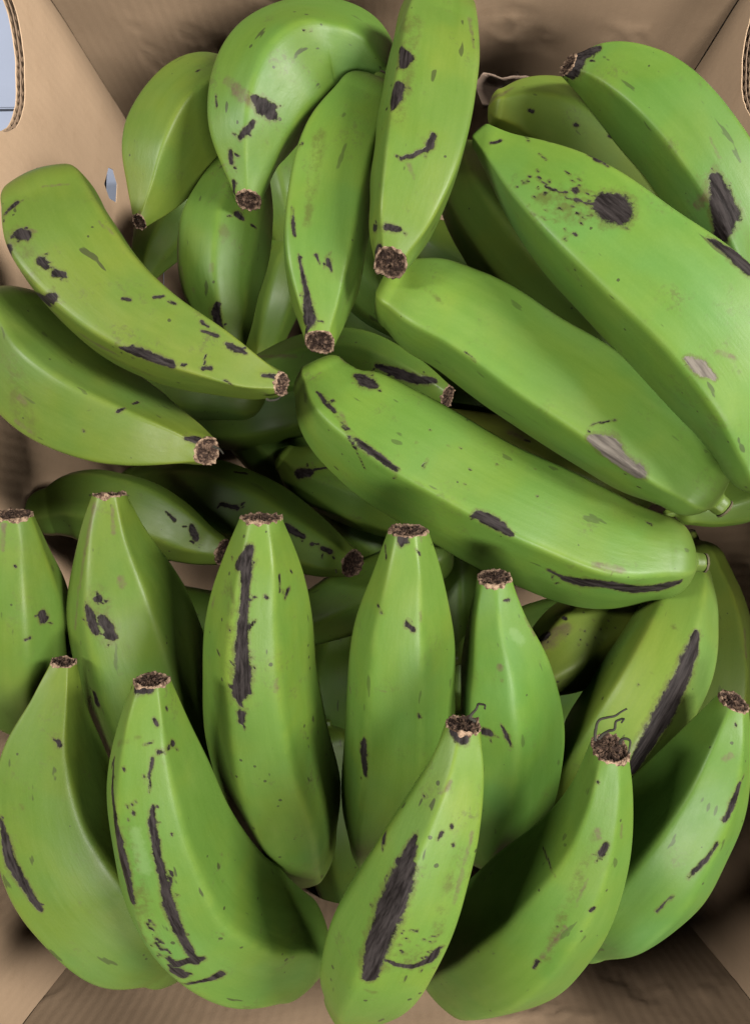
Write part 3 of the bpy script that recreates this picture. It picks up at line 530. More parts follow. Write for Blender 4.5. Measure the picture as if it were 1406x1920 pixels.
{'label': 'long plantain lying across the middle, a black curved scar along its right end', 'ctrl': [[-415,942,1420,173],[-343,822,1420,244],[-103,624,1420,317],[323,357,1420,329],[776,123,1400,334],[1166,-28,1400,306],[1419,-51,1400,240]], 'start': 'blunt', 'end': 'round', 'res': (210,128), 'slant': 0.45, 'ridges': [25,-62], 'seed': 12, 'yel': 0.28, 'val': 1.1, 'speck': 0.62, 'scars': [('dark',[[-199,926,1573,22.6],[-155,891,1596,42.0],[-112,869,1603,28.0]]),('dark',[[-406,827,1634,8.3],[-361,765,1662,13.8],[-309,713,1681,11.0]]),('dark',[[-274,645,1705,8.2],[-246,594,1720,8.1],[-218,545,1726,8.1],[-196,501,1709,7.3],[-174,459,1680,6.4],[-153,417,1644,5.5]]),('dark',[[-204,566,1729,10.6],[-135,509,1746,21.0],[-85,471,1753,18.6],[-36,435,1758,16.3],[14,398,1759,14.0]]),('brown',[[-276,704,1684,16.4],[-246,630,1709,10.9]]),('dark',[[416,175,1748,24.5],[470,150,1749,35.0],[536,113,1748,28.0],[582,75,1745,17.5]]),('brown',[[997,-74,1727,19.0],[1073,-90,1720,27.1],[1151,-107,1710,19.0]]),('dark',[[888,-152,1593,29.2],[967,-171,1608,43.6],[1030,-175,1628,39.7],[1096,-180,1637,36.0],[1170,-194,1616,38.1],[1251,-210,1576,40.3],[1314,-205,1571,38.5],[1380,-200,1562,36.7],[1429,-182,1579,25.6],[1480,-165,1589,14.6]]),('dark',[[797,-105,1608,11.2],[846,-133,1597,14.0],[903,-160,1588,14.0]]),('dark',[[384,411,1686,6.0],[389,408,1686,6.0]]),('dark',[[353,331,1716,6.0],[359,329,1716,6.0]]),('dark',[[276,537,1671,6.0],[282,535,1671,6.0]]),('dark',[[338,525,1659,6.1],[343,522,1659,6.1]]),('dark',[[727,274,1666,6.1],[732,272,1666,6.1]]),('dark',[[180,619,1665,6.1],[186,616,1665,6.1]]),('dark',[[110,547,1706,6.0],[115,544,1705,6.0]]),('dark',[[527,443,1641,6.1],[532,440,1641,6.1]]),('dark',[[732,419,1601,6.2],[738,416,1601,6.2]]),('dark',[[144,414,1735,8.1],[169,463,1718,5.4]]),('brown',[[-454,902,1595,5.6],[-399,941,1573,8.5]]),('brown',[[-294,1046,1502,11.6],[-256,1012,1511,14.5]]),('dark',[[1315,146,1566,5.6],[1348,129,1566,8.5]]),('dark',[[-332,457,1415,7.4],[-314,440,1415,7.4]]),('olive',[[-528,968,1461,8.8],[-510,893,1534,8.5],[-499,832,1547,8.5],[-490,773,1548,8.5],[-484,720,1523,8.6],[-481,670,1475,8.7]]),('brown',[[1162,306,1518,22.7],[1220,278,1513,25.6],[1277,251,1505,28.5]]),('olive',[[0,404,1759,8.1],[45,377,1758,8.1],[90,350,1756,8.1],[135,323,1753,8.1],[189,277,1740,6.7],[244,231,1718,5.4]]),('dark',[[-332,719,1679,5.5],[-289,674,1695,5.5],[-246,630,1709,5.4],[-190,566,1729,5.4]]),('brown',[[-185,879,1604,5.3],[-183,874,1607,5.3]]),('dark',[[-75,837,1613,5.9],[-87,835,1615,5.3]]),('dark',[[-122,958,1550,5.6],[-128,959,1548,5.5]]),('brown',[[-168,964,1537,6.5],[-161,963,1539,5.5]]),('dark',[[-118,924,1576,5.4],[-120,944,1564,5.4]]),('brown',[[-218,884,1602,5.3],[-222,875,1607,5.3]]),('dark',[[-208,978,1527,5.6],[-201,979,1515,5.5]]),('olive',[[-199,926,1573,39.5],[-155,891,1596,68.7],[-112,869,1603,47.6]]),('dark',[[-334,775,1657,6.3],[-324,784,1653,5.2]]),('dark',[[-332,765,1661,5.2],[-312,778,1656,5.2]]),('brown',[[-412,852,1622,5.3],[-416,871,1612,5.3]]),('olive',[[-406,827,1634,18.0],[-361,765,1662,26.2],[-309,713,1681,21.9]]),('dark',[[-207,545,1730,5.1],[-220,541,1723,5.2]]),('dark',[[-187,553,1733,5.1],[-190,540,1736,5.1]]),('dark',[[9,375,1749,5.1],[-8,362,1716,5.2]]),('dark',[[-167,515,1742,5.1],[-190,522,1733,5.1]]),('olive',[[-204,566,1729,17.6],[-135,509,1746,29.6],[-85,471,1753,26.9],[-36,435,1758,24.2],[14,398,1759,21.5]]),('brown',[[566,56,1717,6.8],[559,42,1688,5.2]]),('dark',[[451,172,1747,5.1],[465,170,1745,5.1]]),('dark',[[427,142,1738,6.9],[428,152,1745,5.1]]),('dark',[[382,173,1742,5.1],[384,161,1733,5.1]]),('dark',[[384,164,1737,5.1],[385,153,1722,5.2]]),('olive',[[416,175,1748,33.7],[470,150,1749,45.8],[536,113,1748,37.7],[582,75,1745,25.6]]),('dark',[[864,-171,1542,6.6],[850,-183,1509,5.4]]),('brown',[[945,-114,1689,6.5],[948,-102,1709,5.2]]),('dark',[[982,-229,1506,5.4],[986,-245,1476,5.5]]),('dark',[[1194,-203,1599,5.8],[1188,-190,1621,5.3]]),('dark',[[1020,-195,1588,5.3],[1032,-201,1583,5.3]]),('dark',[[1090,-134,1710,5.2],[1093,-119,1719,5.2]]),('olive',[[888,-152,1593,39.3],[967,-171,1608,55.9],[1030,-175,1628,51.4],[1096,-180,1637,47.1],[1170,-194,1616,49.5],[1251,-210,1576,52.1],[1314,-205,1571,50.1],[1380,-200,1562,48.1],[1429,-182,1579,35.2],[1480,-165,1589,22.5]]),('dark',[[823,-136,1574,5.8],[833,-161,1538,5.4]]),('dark',[[820,-120,1600,6.4],[815,-118,1599,5.3]]),('brown',[[780,-116,1577,6.9],[771,-122,1559,5.4]]),('olive',[[797,-105,1608,22.3],[846,-133,1597,26.6],[903,-160,1588,26.7]])], 'threads': []},
{'label': 'smooth plump plantain right of centre with one grey scuffed patch near its lower end', 'ctrl': [[18,1330,1680,184],[123,1278,1680,239],[328,1180,1680,269],[704,926,1680,291],[1110,652,1680,291],[1367,465,1670,258],[1510,351,1660,196]], 'start': 'blunt', 'end': 'round', 'res': (210,128), 'slant': 0.45, 'ridges': [40,-50], 'seed': 13, 'yel': 0.3, 'val': 1.15, 'speck': 0.49, 'scars': [('grey',[[943,533,1925,23.3],[1024,492,1924,56.7],[1056,453,1919,50.1],[1091,416,1909,43.5],[1130,391,1904,43.6],[1170,365,1897,43.7]]),('dark',[[948,602,1927,5.1],[1006,612,1926,5.1],[1064,623,1924,5.1]]),('olive',[[146,1285,1881,10.4],[190,1254,1893,15.5],[231,1208,1902,12.9]]),('dark',[[343,960,1915,5.1],[395,913,1912,5.1]]),('dark',[[1214,315,1757,5.4],[1229,308,1753,5.4]]),('dark',[[1135,441,1917,4.9],[1145,421,1914,4.9]]),('dark',[[1127,372,1825,5.0],[1134,369,1832,5.0]]),('brown',[[966,509,1922,6.5],[974,499,1921,4.9]]),('dark',[[932,564,1927,6.0],[927,579,1928,4.9]]),('dark',[[1141,424,1915,4.9],[1138,431,1916,4.9]]),('dark',[[1046,434,1889,4.9],[1036,438,1881,4.9]]),('dark',[[1000,553,1926,4.9],[984,550,1927,4.9]]),('olive',[[943,533,1925,32.1],[1024,492,1924,70.6],[1056,453,1919,62.9],[1091,416,1909,55.4],[1130,391,1904,55.5],[1170,365,1897,55.6]])], 'threads': []},
{'label': 'biggest plantain, at the right edge, with a round black bruise and fine scratches', 'ctrl': [[427,2017,1940,64],[496,1938,1950,97],[632,1787,1980,177],[817,1578,2040,251],[1078,1306,2080,292],[1388,989,2100,317],[1603,679,2080,280],[1698,445,2030,194]], 'start': 'blunt', 'end': 'tip', 'res': (210,128), 'slant': 0.45, 'ridges': [50,-45], 'seed': 14, 'yel': 0.22, 'val': 1.12, 'speck': 0.8, 'scars': [('dark',[[928,1524,2274,54.1],[960,1496,2281,78.0],[985,1464,2288,53.9]]),('olive',[[759,1491,2247,51.3],[803,1485,2258,54.2],[847,1480,2268,57.2],[892,1476,2276,60.1]]),('grey',[[1246,814,2331,17.7],[1295,777,2331,32.5],[1358,731,2328,14.8]]),('dark',[[876,1784,2195,7.2],[912,1748,2216,11.8],[953,1707,2237,7.0]]),('dark',[[461,1945,2018,7.5],[505,1948,2030,10.0]]),('dark',[[1352,1332,2332,11.8],[1394,1298,2338,19.2],[1436,1264,2342,26.5],[1474,1224,2346,26.5],[1512,1185,2347,26.4]]),('brown',[[1370,838,2341,13.6],[1409,824,2341,12.5],[1448,810,2340,11.3]]),('dark',[[768,1708,2202,5.2],[786,1685,2213,5.1]]),('dark',[[868,1510,2267,4.7],[887,1491,2273,4.7]]),('dark',[[854,1475,2269,4.4],[862,1467,2272,4.4]]),('dark',[[767,1569,2237,5.8],[776,1560,2241,5.8]]),('dark',[[820,1438,2267,4.6],[826,1432,2268,4.6]]),('dark',[[686,1635,2199,4.5],[694,1626,2204,4.5]]),('dark',[[873,1561,2260,4.4],[892,1541,2266,4.4]]),('dark',[[787,1396,2263,5.9],[802,1381,2268,5.9]]),('dark',[[822,1468,2264,4.4],[829,1460,2266,4.4]]),('dark',[[600,1562,2185,5.0],[604,1556,2188,5.0]]),('dark',[[663,1488,2221,4.5],[675,1475,2226,4.5]]),('dark',[[724,1616,2215,4.5],[742,1593,2226,4.5]]),('dark',[[798,1562,2246,4.4],[814,1544,2252,4.4]]),('dark',[[758,1573,2234,5.9],[765,1565,2237,5.9]]),('dark',[[667,1830,2126,4.6],[684,1803,2142,4.6]]),('dark',[[648,1641,2184,5.2],[653,1633,2188,5.2]]),('dark',[[813,1559,2249,4.4],[831,1539,2256,4.4]]),('dark',[[650,1739,2155,5.9],[659,1726,2162,5.9]]),('dark',[[730,1523,2235,4.4],[737,1515,2238,4.4]]),('dark',[[623,1924,2074,4.7],[630,1914,2080,4.7]]),('dark',[[831,1537,2257,4.5],[839,1529,2259,4.5]]),('dark',[[787,1523,2249,5.7],[792,1517,2251,5.7]]),('dark',[[557,1673,2137,5.2],[563,1665,2143,5.2]]),('dark',[[820,1623,2238,4.4],[826,1617,2240,4.4]]),('dark',[[654,1698,2170,6.2],[665,1683,2178,6.2]]),('dark',[[851,1546,2259,5.0],[863,1533,2263,5.0]]),('dark',[[714,1519,2231,4.5],[720,1512,2234,4.4]]),('dark',[[895,1541,2267,4.4],[907,1528,2270,4.4]]),('dark',[[610,1525,2193,4.5],[627,1504,2204,4.5]]),('dark',[[818,1660,2228,5.2],[832,1644,2235,5.2]]),('dark',[[692,1671,2191,5.3],[703,1657,2199,5.3]]),('dark',[[755,1396,2256,4.5],[770,1381,2261,4.5]]),('dark',[[584,1693,2143,4.6],[598,1674,2155,4.6]]),('dark',[[790,1654,2223,4.8],[799,1642,2229,4.8]]),('dark',[[807,1612,2237,5.6],[823,1593,2245,5.6]]),('dark',[[846,1579,2252,4.4],[858,1566,2257,4.4]]),('dark',[[688,1803,2143,5.1],[698,1786,2153,5.1]]),('dark',[[787,1601,2236,4.5],[803,1583,2243,4.5]]),('dark',[[738,1519,2238,4.7],[754,1501,2244,4.7]]),('dark',[[802,1546,2249,4.8],[813,1534,2254,4.7]]),('dark',[[649,1742,2153,4.6],[653,1736,2157,4.6]]),('dark',[[671,1615,2199,4.5],[680,1604,2204,4.5]]),('dark',[[678,1612,2202,4.7],[688,1600,2208,4.7]]),('dark',[[751,1418,2253,4.4],[755,1414,2255,4.4]]),('dark',[[660,1605,2197,4.5],[676,1584,2207,4.5]]),('dark',[[601,1692,2151,4.6],[614,1675,2161,4.6]]),('dark',[[800,1604,2238,5.4],[811,1592,2243,5.4]]),('dark',[[755,1538,2239,4.4],[768,1523,2245,4.4]]),('dark',[[886,1539,2266,5.6],[895,1529,2269,5.6]]),('dark',[[623,1601,2185,4.5],[637,1584,2194,4.5]]),('dark',[[786,1611,2233,4.5],[796,1599,2238,4.4]]),('dark',[[702,1629,2206,5.8],[720,1606,2217,5.8]]),('dark',[[742,1373,2255,4.4],[754,1361,2259,4.4]]),('dark',[[714,1619,2212,4.5],[722,1609,2217,4.5]]),('dark',[[614,1716,2148,5.4],[623,1704,2155,5.4]]),('dark',[[847,1529,2261,5.8],[856,1520,2264,5.8]]),('dark',[[801,1490,2257,6.0],[808,1482,2259,6.0]]),('dark',[[656,1682,2175,4.7],[669,1664,2185,4.7]]),('dark',[[823,1466,2264,4.4],[831,1456,2267,4.4]]),('dark',[[673,1526,2218,4.5],[684,1513,2223,4.5]]),('dark',[[788,1563,2243,4.4],[796,1554,2246,4.4]]),('dark',[[867,1585,2254,5.2],[872,1580,2256,5.2]]),('dark',[[677,1662,2188,4.5],[690,1645,2198,4.5]]),('dark',[[815,1484,2261,4.4],[832,1466,2266,4.4]]),('dark',[[683,1644,2195,5.0],[699,1623,2206,5.0]]),('dark',[[696,1474,2233,4.5],[714,1454,2240,4.4]]),('dark',[[696,1624,2205,4.5],[705,1612,2210,4.5]]),('dark',[[757,1600,2228,5.4],[765,1591,2232,5.4]]),('dark',[[803,1560,2247,6.0],[818,1543,2253,6.0]]),('dark',[[858,1540,2261,4.4],[875,1522,2267,4.4]]),('olive',[[795,1551,2247,102.6],[835,1529,2259,100.7],[875,1507,2269,98.9],[915,1487,2277,97.0]]),('olive',[[674,1584,2207,47.2],[717,1549,2227,53.2],[760,1516,2244,59.2],[803,1485,2258,65.1]]),('dark',[[1009,1401,2299,4.4],[1016,1383,2301,4.4]]),('dark',[[995,1396,2298,5.9],[998,1406,2297,4.4]]),('brown',[[967,1470,2286,5.8],[972,1462,2287,4.4]]),('dark',[[986,1549,2276,5.9],[1006,1547,2278,4.4]]),('dark',[[888,1472,2275,5.5],[892,1473,2276,4.4]]),('brown',[[928,1596,2261,4.4],[916,1600,2259,4.4]]),('brown',[[880,1468,2275,4.7],[874,1470,2273,4.4]]),('dark',[[1008,1401,2299,5.5],[1011,1392,2300,4.4]]),('dark',[[882,1572,2259,4.4],[878,1575,2258,4.4]]),('dark',[[1045,1497,2288,4.5],[1044,1501,2288,4.4]]),('olive',[[928,1524,2274,67.1],[960,1496,2281,94.6],[985,1464,2288,66.8]]),('brown',[[1320,744,2328,4.5],[1312,750,2329,4.3]]),('dark',[[1261,800,2331,5.4],[1256,817,2332,4.3]]),('brown',[[1291,737,2325,4.3],[1290,722,2322,4.3]]),('dark',[[1242,788,2327,4.3],[1246,789,2328,4.3]]),('brown',[[1335,736,2328,4.3],[1332,736,2328,4.3]]),('olive',[[1246,814,2331,25.0],[1295,777,2331,42.0],[1358,731,2328,21.6]]),('brown',[[933,1735,2223,4.5],[931,1739,2221,4.5]]),('brown',[[894,1769,2204,5.8],[903,1762,2208,4.6]]),('brown',[[940,1691,2241,4.4],[936,1680,2243,4.4]]),('olive',[[876,1784,2195,15.7],[912,1748,2216,22.4],[953,1707,2237,15.2]]),('dark',[[1536,1198,2339,4.3],[1536,1198,2339,4.3]]),('dark',[[1545,1187,2339,4.3],[1555,1175,2339,4.3]]),('dark',[[1332,1338,2330,5.4],[1347,1346,2329,4.3]]),('dark',[[1415,1232,2346,4.3],[1410,1236,2345,4.3]]),('dark',[[1404,1277,2341,4.3],[1392,1281,2340,4.3]]),('olive',[[1352,1332,2332,18.2],[1394,1298,2338,26.6],[1436,1264,2342,35.1],[1474,1224,2346,35.1],[1512,1185,2347,35.0]])], 'threads': []},
{'label': 'tip of a plantain peeping out below the biggest one at the right wall', 'ctrl': [[1768,242,980,97],[1928,274,980,143],[2130,356,960,183],[2303,487,940,164]], 'start': 'round', 'end': 'tip', 'res': (110,64), 'slant': 0.45, 'ridges': [10,-60], 'seed': 15, 'yel': 0.5, 'val': 1.0, 'speck': 0.59, 'scars': [], 'threads': []},
{'label': 'plantain with a ridge down its middle, behind the biggest one, marked by three small dots', 'ctrl': [[652,2750,969,111],[788,2743,949,183],[1058,2647,929,263],[1376,2412,909,284],[1684,2136,869,279],[1952,1847,769,204]], 'start': 'blunt', 'end': 'tip', 'res': (210,128), 'slant': 0.45, 'ridges': [2,-60,62], 'seed': 16, 'yel': 0.6, 'val': 1.15, 'speck': 0.65, 'scars': [('dark',[[1075,2529,1169,12.4],[1087,2519,1169,12.4]]),('dark',[[815,2657,1111,12.6],[833,2647,1115,12.6]]),('dark',[[1263,2439,1191,9.3],[1275,2435,1192,9.3]]),('brown',[[598,2778,1008,25.8],[654,2779,1073,20.7],[720,2821,1070,15.9]])], 'threads': []},  # val raised: skin painted brighter to make up for the shadow on it
{'label': 'plantain in the far right corner with a black stem and a black torn bruise', 'ctrl': [[991,2752,1380,61],[1129,2716,1380,139],[1346,2590,1380,223],[1589,2344,1380,253],[1791,2068,1360,249],[1947,1810,1330,220],[2046,1582,1280,155]], 'start': 'cut', 'end': 'tip', 'res': (210,128), 'slant': 0.45, 'ridges': [-34,48], 'seed': 17, 'yel': 0.2, 'val': 1.0, 'speck': 0.7, 'scars': [('dark',[[1003,2711,1429,62.3],[1033,2762,1442,53.0],[1079,2766,1465,35.8],[1124,2769,1488,18.7]]),('dark',[[982,2697,1391,31.5],[1006,2676,1386,19.2]]),('dark',[[1717,1986,1564,36.7],[1734,1939,1555,47.9],[1751,1892,1546,59.0],[1768,1845,1537,66.6],[1786,1798,1526,74.2],[1778,1755,1508,63.3],[1787,1727,1453,52.9]]),('brown',[[1665,1899,1441,35.0],[1694,1908,1546,39.7]]),('brown',[[1680,2195,1595,8.4],[1706,2143,1591,9.8],[1732,2092,1585,11.2]]),('olive',[[1688,2000,1566,84.7],[1702,1952,1556,83.1],[1715,1902,1546,81.4],[1729,1853,1536,79.7],[1744,1806,1521,78.1],[1765,1763,1495,76.7],[1790,1724,1460,75.4]]),('brown',[[1115,2740,1486,7.0],[1114,2735,1486,5.5]]),('dark',[[1084,2713,1473,6.0],[1105,2703,1484,5.5]]),('dark',[[1110,2744,1483,5.5],[1099,2726,1480,5.5]]),('dark',[[1032,2696,1445,5.5],[1046,2685,1452,5.5]]),('brown',[[1071,2793,1452,7.7],[1079,2794,1456,5.7]]),('brown',[[1127,2734,1493,5.5],[1109,2753,1482,5.5]]),('olive',[[1003,2711,1429,77.9],[1033,2762,1442,67.0],[1079,2766,1465,47.1],[1124,2769,1488,27.4]]),('dark',[[983,2696,1390,6.5],[980,2697,1388,5.8]]),('dark',[[963,2708,1347,7.7]]),('brown',[[1016,2681,1419,5.6],[1019,2684,1429,5.6]]),('dark',[[989,2688,1349,5.7],[992,2687,1337,5.7]]),('olive',[[982,2697,1391,42.3],[1006,2676,1386,28.1]]),('dark',[[1698,2029,1573,5.4],[1695,2035,1574,5.4]]),('dark',[[1757,1826,1532,5.4],[1760,1807,1527,5.4]]),('dark',[[1719,1953,1557,5.9],[1703,1957,1557,5.4]]),('dark',[[1868,1770,1520,5.7],[1870,1783,1523,5.4]]),('dark',[[1753,1778,1476,7.5],[1758,1770,1469,5.5]]),('brown',[[1806,1847,1538,5.4],[1818,1837,1536,5.4]]),('dark',[[1788,1944,1558,5.4],[1800,1961,1562,5.4]]),('brown',[[1674,2010,1567,6.2],[1660,2018,1568,5.4]]),('olive',[[1717,1986,1564,48.0],[1734,1939,1555,60.9],[1751,1892,1546,73.8],[1768,1845,1537,82.5],[1786,1798,1526,91.3],[1778,1755,1508,78.8],[1787,1727,1453,66.8]])], 'threads': []},
{'label': 'dark green plantain squeezed between the upright one and the biggest one', 'ctrl': [[493,2758,355,148],[549,2564,355,244],[753,2215,355,303],[1090,1820,330,312],[1434,1470,280,270]], 'start': 'round', 'end': 'tip', 'res': (210,128), 'slant': 0.45, 'ridges': [10,-60], 'seed': 18, 'yel': 0.45, 'val': 1.0, 'speck': 0.69, 'scars': [], 'threads': []},
{'label': 'deep shaded plantain showing as a sliver behind the slanted brown stem cut', 'ctrl': [[97,2797,-970,168],[333,2649,-970,270],[667,2421,-1012,300],[1047,2137,-1040,254]], 'start': 'round', 'end': 'tip', 'res': (110,64), 'slant': 0.45, 'ridges': [10,-60], 'seed': 19, 'yel': 0.5, 'val': 1.0, 'speck': 0.74, 'scars': [], 'threads': []},
{'label': 'dark plantain in the hollow left of the smooth plump one', 'ctrl': [[-420,2220,-894,120],[-326,2077,-894,212],[-46,1870,-922,286],[330,1597,-978,298],[756,1274,-1034,263]], 'start': 'round', 'end': 'tip', 'res': (110,64), 'slant': 0.45, 'ridges': [10,-60], 'seed': 20, 'yel': 0.35, 'val': 1.0, 'speck': 0.54, 'scars': [], 'threads': []},
{'label': 'pale brownish plantain seen through the slit between the two long middle ones', 'ctrl': [[453,1085,-760,117],[678,993,-760,180],[1081,833,-760,234],[1533,631,-788,253],[1995,500,-844,210]], 'start': 'round', 'end': 'tip', 'res': (110,64), 'slant': 0.45, 'ridges': [10,-60], 'seed': 21, 'yel': 0.8, 'val': 1.0, 'speck': 0.56, 'scars': [('brown',[[942,963,-574,34.9],[1068,893,-552,21.8]]),('dark',[[1068,893,-552,13.1],[1098,879,-550,13.1]])], 'threads': []},
{'label': 'blunt dark plantain end poking out under the left of the central long one', 'ctrl': [[-885,736,-550,131],[-744,647,-550,235],[-437,524,-550,287],[0,394,-592,307],[442,265,-648,256]], 'start': 'blunt', 'end': 'tip', 'res': (210,128), 'slant': 0.45, 'ridges': [10,-60], 'seed': 22, 'yel': 0.35, 'val': 1.0, 'speck': 0.75, 'scars': [('dark',[[-757,596,-312,43.5],[-670,602,-287,37.9]]),('dark',[[-629,628,-299,12.5],[-483,647,-318,8.4]]),('brown',[[-645,652,-311,7.9],[-648,690,-332,8.0]]),('brown',[[-719,577,-296,9.1],[-731,572,-303,7.9]]),('dark',[[-686,659,-318,9.3],[-691,675,-328,8.0]]),('dark',[[-724,591,-296,7.9],[-717,595,-294,7.9]]),('olive',[[-757,596,-312,58.5],[-670,602,-287,52.0]])], 'threads': []},
{'label': 'dim plantain at the left below the olive one, narrow dark stem pointing right', 'ctrl': [[-1218,-20,260,95],[-1365,29,280,150],[-1599,148,340,230],[-1919,264,420,263],[-2192,291,480,238],[-2325,260,510,172]], 'start': 'cut', 'end': 'tip', 'res': (210,128), 'slant': 0.4, 'ridges': [-20,50], 'seed': 23, 'yel': 0.5, 'val': 1.0, 'speck': 0.8, 'scars': [('dark',[[-1391,153,442,23.6],[-1368,80,426,28.4]]),('dark',[[-1544,251,522,7.2],[-1491,198,503,14.4]]),('dark',[[-1423,153,465,6.9],[-1439,153,476,6.9]]),('dark',[[-1397,54,447,6.9],[-1379,44,433,6.9]]),('brown',[[-1382,116,437,6.9],[-1372,106,429,6.9]]),('dark',[[-1393,115,445,6.9],[-1394,92,446,6.9]]),('olive',[[-1391,153,442,34.5],[-1368,80,426,40.1]])], 'threads': []},
{'label': 'shaded plantain in the middle with a black ringed stem end and curled thread', 'ctrl': [[-325,-106,-158,110],[-509,-33,-158,187],[-820,122,-186,278],[-1240,309,-214,329],[-1675,417,-270,307],[-2012,443,-326,218]], 'start': 'cut', 'end': 'tip', 'res': (210,128), 'slant': 0.6, 'ridges': [25,-40], 'seed': 24, 'yel': 0.35, 'val': 1.0, 'speck': 0.4, 'scars': [('dark',[[-1208,583,-52,12.0],[-1124,573,-76,16.0]]),('dark',[[-1275,332,83,15.6],[-1154,304,91,19.4]]),('dark',[[-804,164,64,30.5],[-739,129,58,25.4],[-675,94,51,20.4]]),('dark',[[-613,39,38,15.7],[-606,35,36,15.7]]),('dark',[[-532,8,19,19.7],[-475,-20,-3,19.8]]),('dark',[[-1121,328,91,7.4],[-1099,343,91,7.4]]),('dark',[[-1114,311,91,8.3],[-1105,312,91,7.4]]),('dark',[[-1300,307,80,8.4],[-1286,321,82,7.4]]),('olive',[[-1275,332,83,31.2],[-1154,304,91,36.9]]),('dark',[[-677,58,47,7.4],[-685,60,49,7.4]]),('dark',[[-793,120,61,8.7],[-786,90,59,7.4]]),('brown',[[-641,84,46,7.4],[-651,88,48,7.4]]),('brown',[[-849,159,67,7.4],[-857,159,67,7.4]]),('olive',[[-804,164,64,43.0],[-739,129,58,37.2],[-675,94,51,31.3]]),('dark',[[-535,-33,12,7.5],[-537,-65,6,7.5]]),('dark',[[-560,37,30,8.4],[-581,39,33,7.5]]),('dark',[[-458,-57,-20,8.6],[-452,-69,-25,7.5]]),('olive',[[-532,8,19,37.4],[-475,-20,-3,37.6]])], 'threads': [[[-493,40,-118],[-515,-20,-96],[-461,-88,-74],[-431,-179,-52]]]},
{'label': 'deep plantain crossing the gap behind the two upright ones at bottom centre', 'ctrl': [[-1084,-677,-793,136],[-767,-609,-793,217],[-406,-451,-793,281],[-45,-271,-818,282],[273,-91,-855,229]], 'start': 'round', 'end': 'tip', 'res': (110,64), 'slant': 0.45, 'ridges': [10,-60], 'seed': 25, 'yel': 0.3, 'val': 1.0, 'speck': 0.57, 'scars': [('brown',[[-607,-542,-550,13.1],[-541,-527,-534,13.0]])], 'threads': []},
{'label': 'deep plantain in the narrow gap behind the third and fourth upright stems', 'ctrl': [[525,-1289,-1238,194],[525,-811,-1210,290],[527,-383,-1210,299],[533,49,-1266,243]], 'start': 'round', 'end': 'tip', 'res': (110,64), 'slant': 0.45, 'ridges': [10,-60], 'seed': 26, 'yel': 0.3, 'val': 1.0, 'speck': 0.76, 'scars': [], 'threads': []},
{'label': 'deepest plantain in the black hollow left of the scarred upright one', 'ctrl': [[-2053,-468,-969,186],[-1817,-560,-969,242],[-1453,-703,-1025,263],[-1041,-946,-1109,238]], 'start': 'round', 'end': 'tip', 'res': (110,64), 'slant': 0.45, 'ridges': [10,-60], 'seed': 27, 'yel': 0.3, 'val': 1.0, 'speck': 0.82, 'scars': [], 'threads': []},
{'label': 'dark plantain just beneath the right half of the long central one', 'ctrl': [[1619,-552,-508,156],[1364,-574,-508,199],[1031,-686,-550,218],[695,-825,-620,176]], 'start': 'round', 'end': 'tip', 'res': (110,64), 'slant': 0.45, 'ridges': [10,-60], 'seed': 28, 'yel': 0.4, 'val': 1.0, 'speck': 0.58, 'scars': [], 'threads': []},
{'label': 'upright plantain cut off by the left picture edge, with one round black dot', 'ctrl': [[-1912,170,1810,86],[-1927,-1,1742,144],[-1971,-255,1598,227],[-2042,-563,1396,260],[-2137,-880,1130,231]], 'start': 'cut', 'end': 'tip', 'res': (210,128), 'slant': 0, 'ridges': [24,-38], 'seed': 29, 'yel': 0.4, 'val': 0.9, 'speck': 0.53, 'scars': [('dark',[[-1806,-329,1713,21.2],[-1804,-358,1697,24.8]]),('dark',[[-1883,-81,1853,7.9],[-1878,-86,1852,7.9]]),('dark',[[-1882,-463,1730,8.1],[-1860,-453,1721,8.1]]),('brown',[[-1925,117,1885,15.6],[-1930,58,1878,14.3],[-1935,-1,1871,13.0]]),('brown',[[-1796,-299,1712,6.0],[-1808,-313,1724,5.1]]),('dark',[[-1824,-339,1736,5.1],[-1830,-342,1743,5.1]]),('dark',[[-1790,-381,1663,5.6],[-1784,-391,1648,5.3]]),('brown',[[-1788,-337,1682,5.2],[-1784,-339,1675,5.2]]),('olive',[[-1806,-329,1713,29.9],[-1804,-358,1697,34.1]])], 'threads': []},
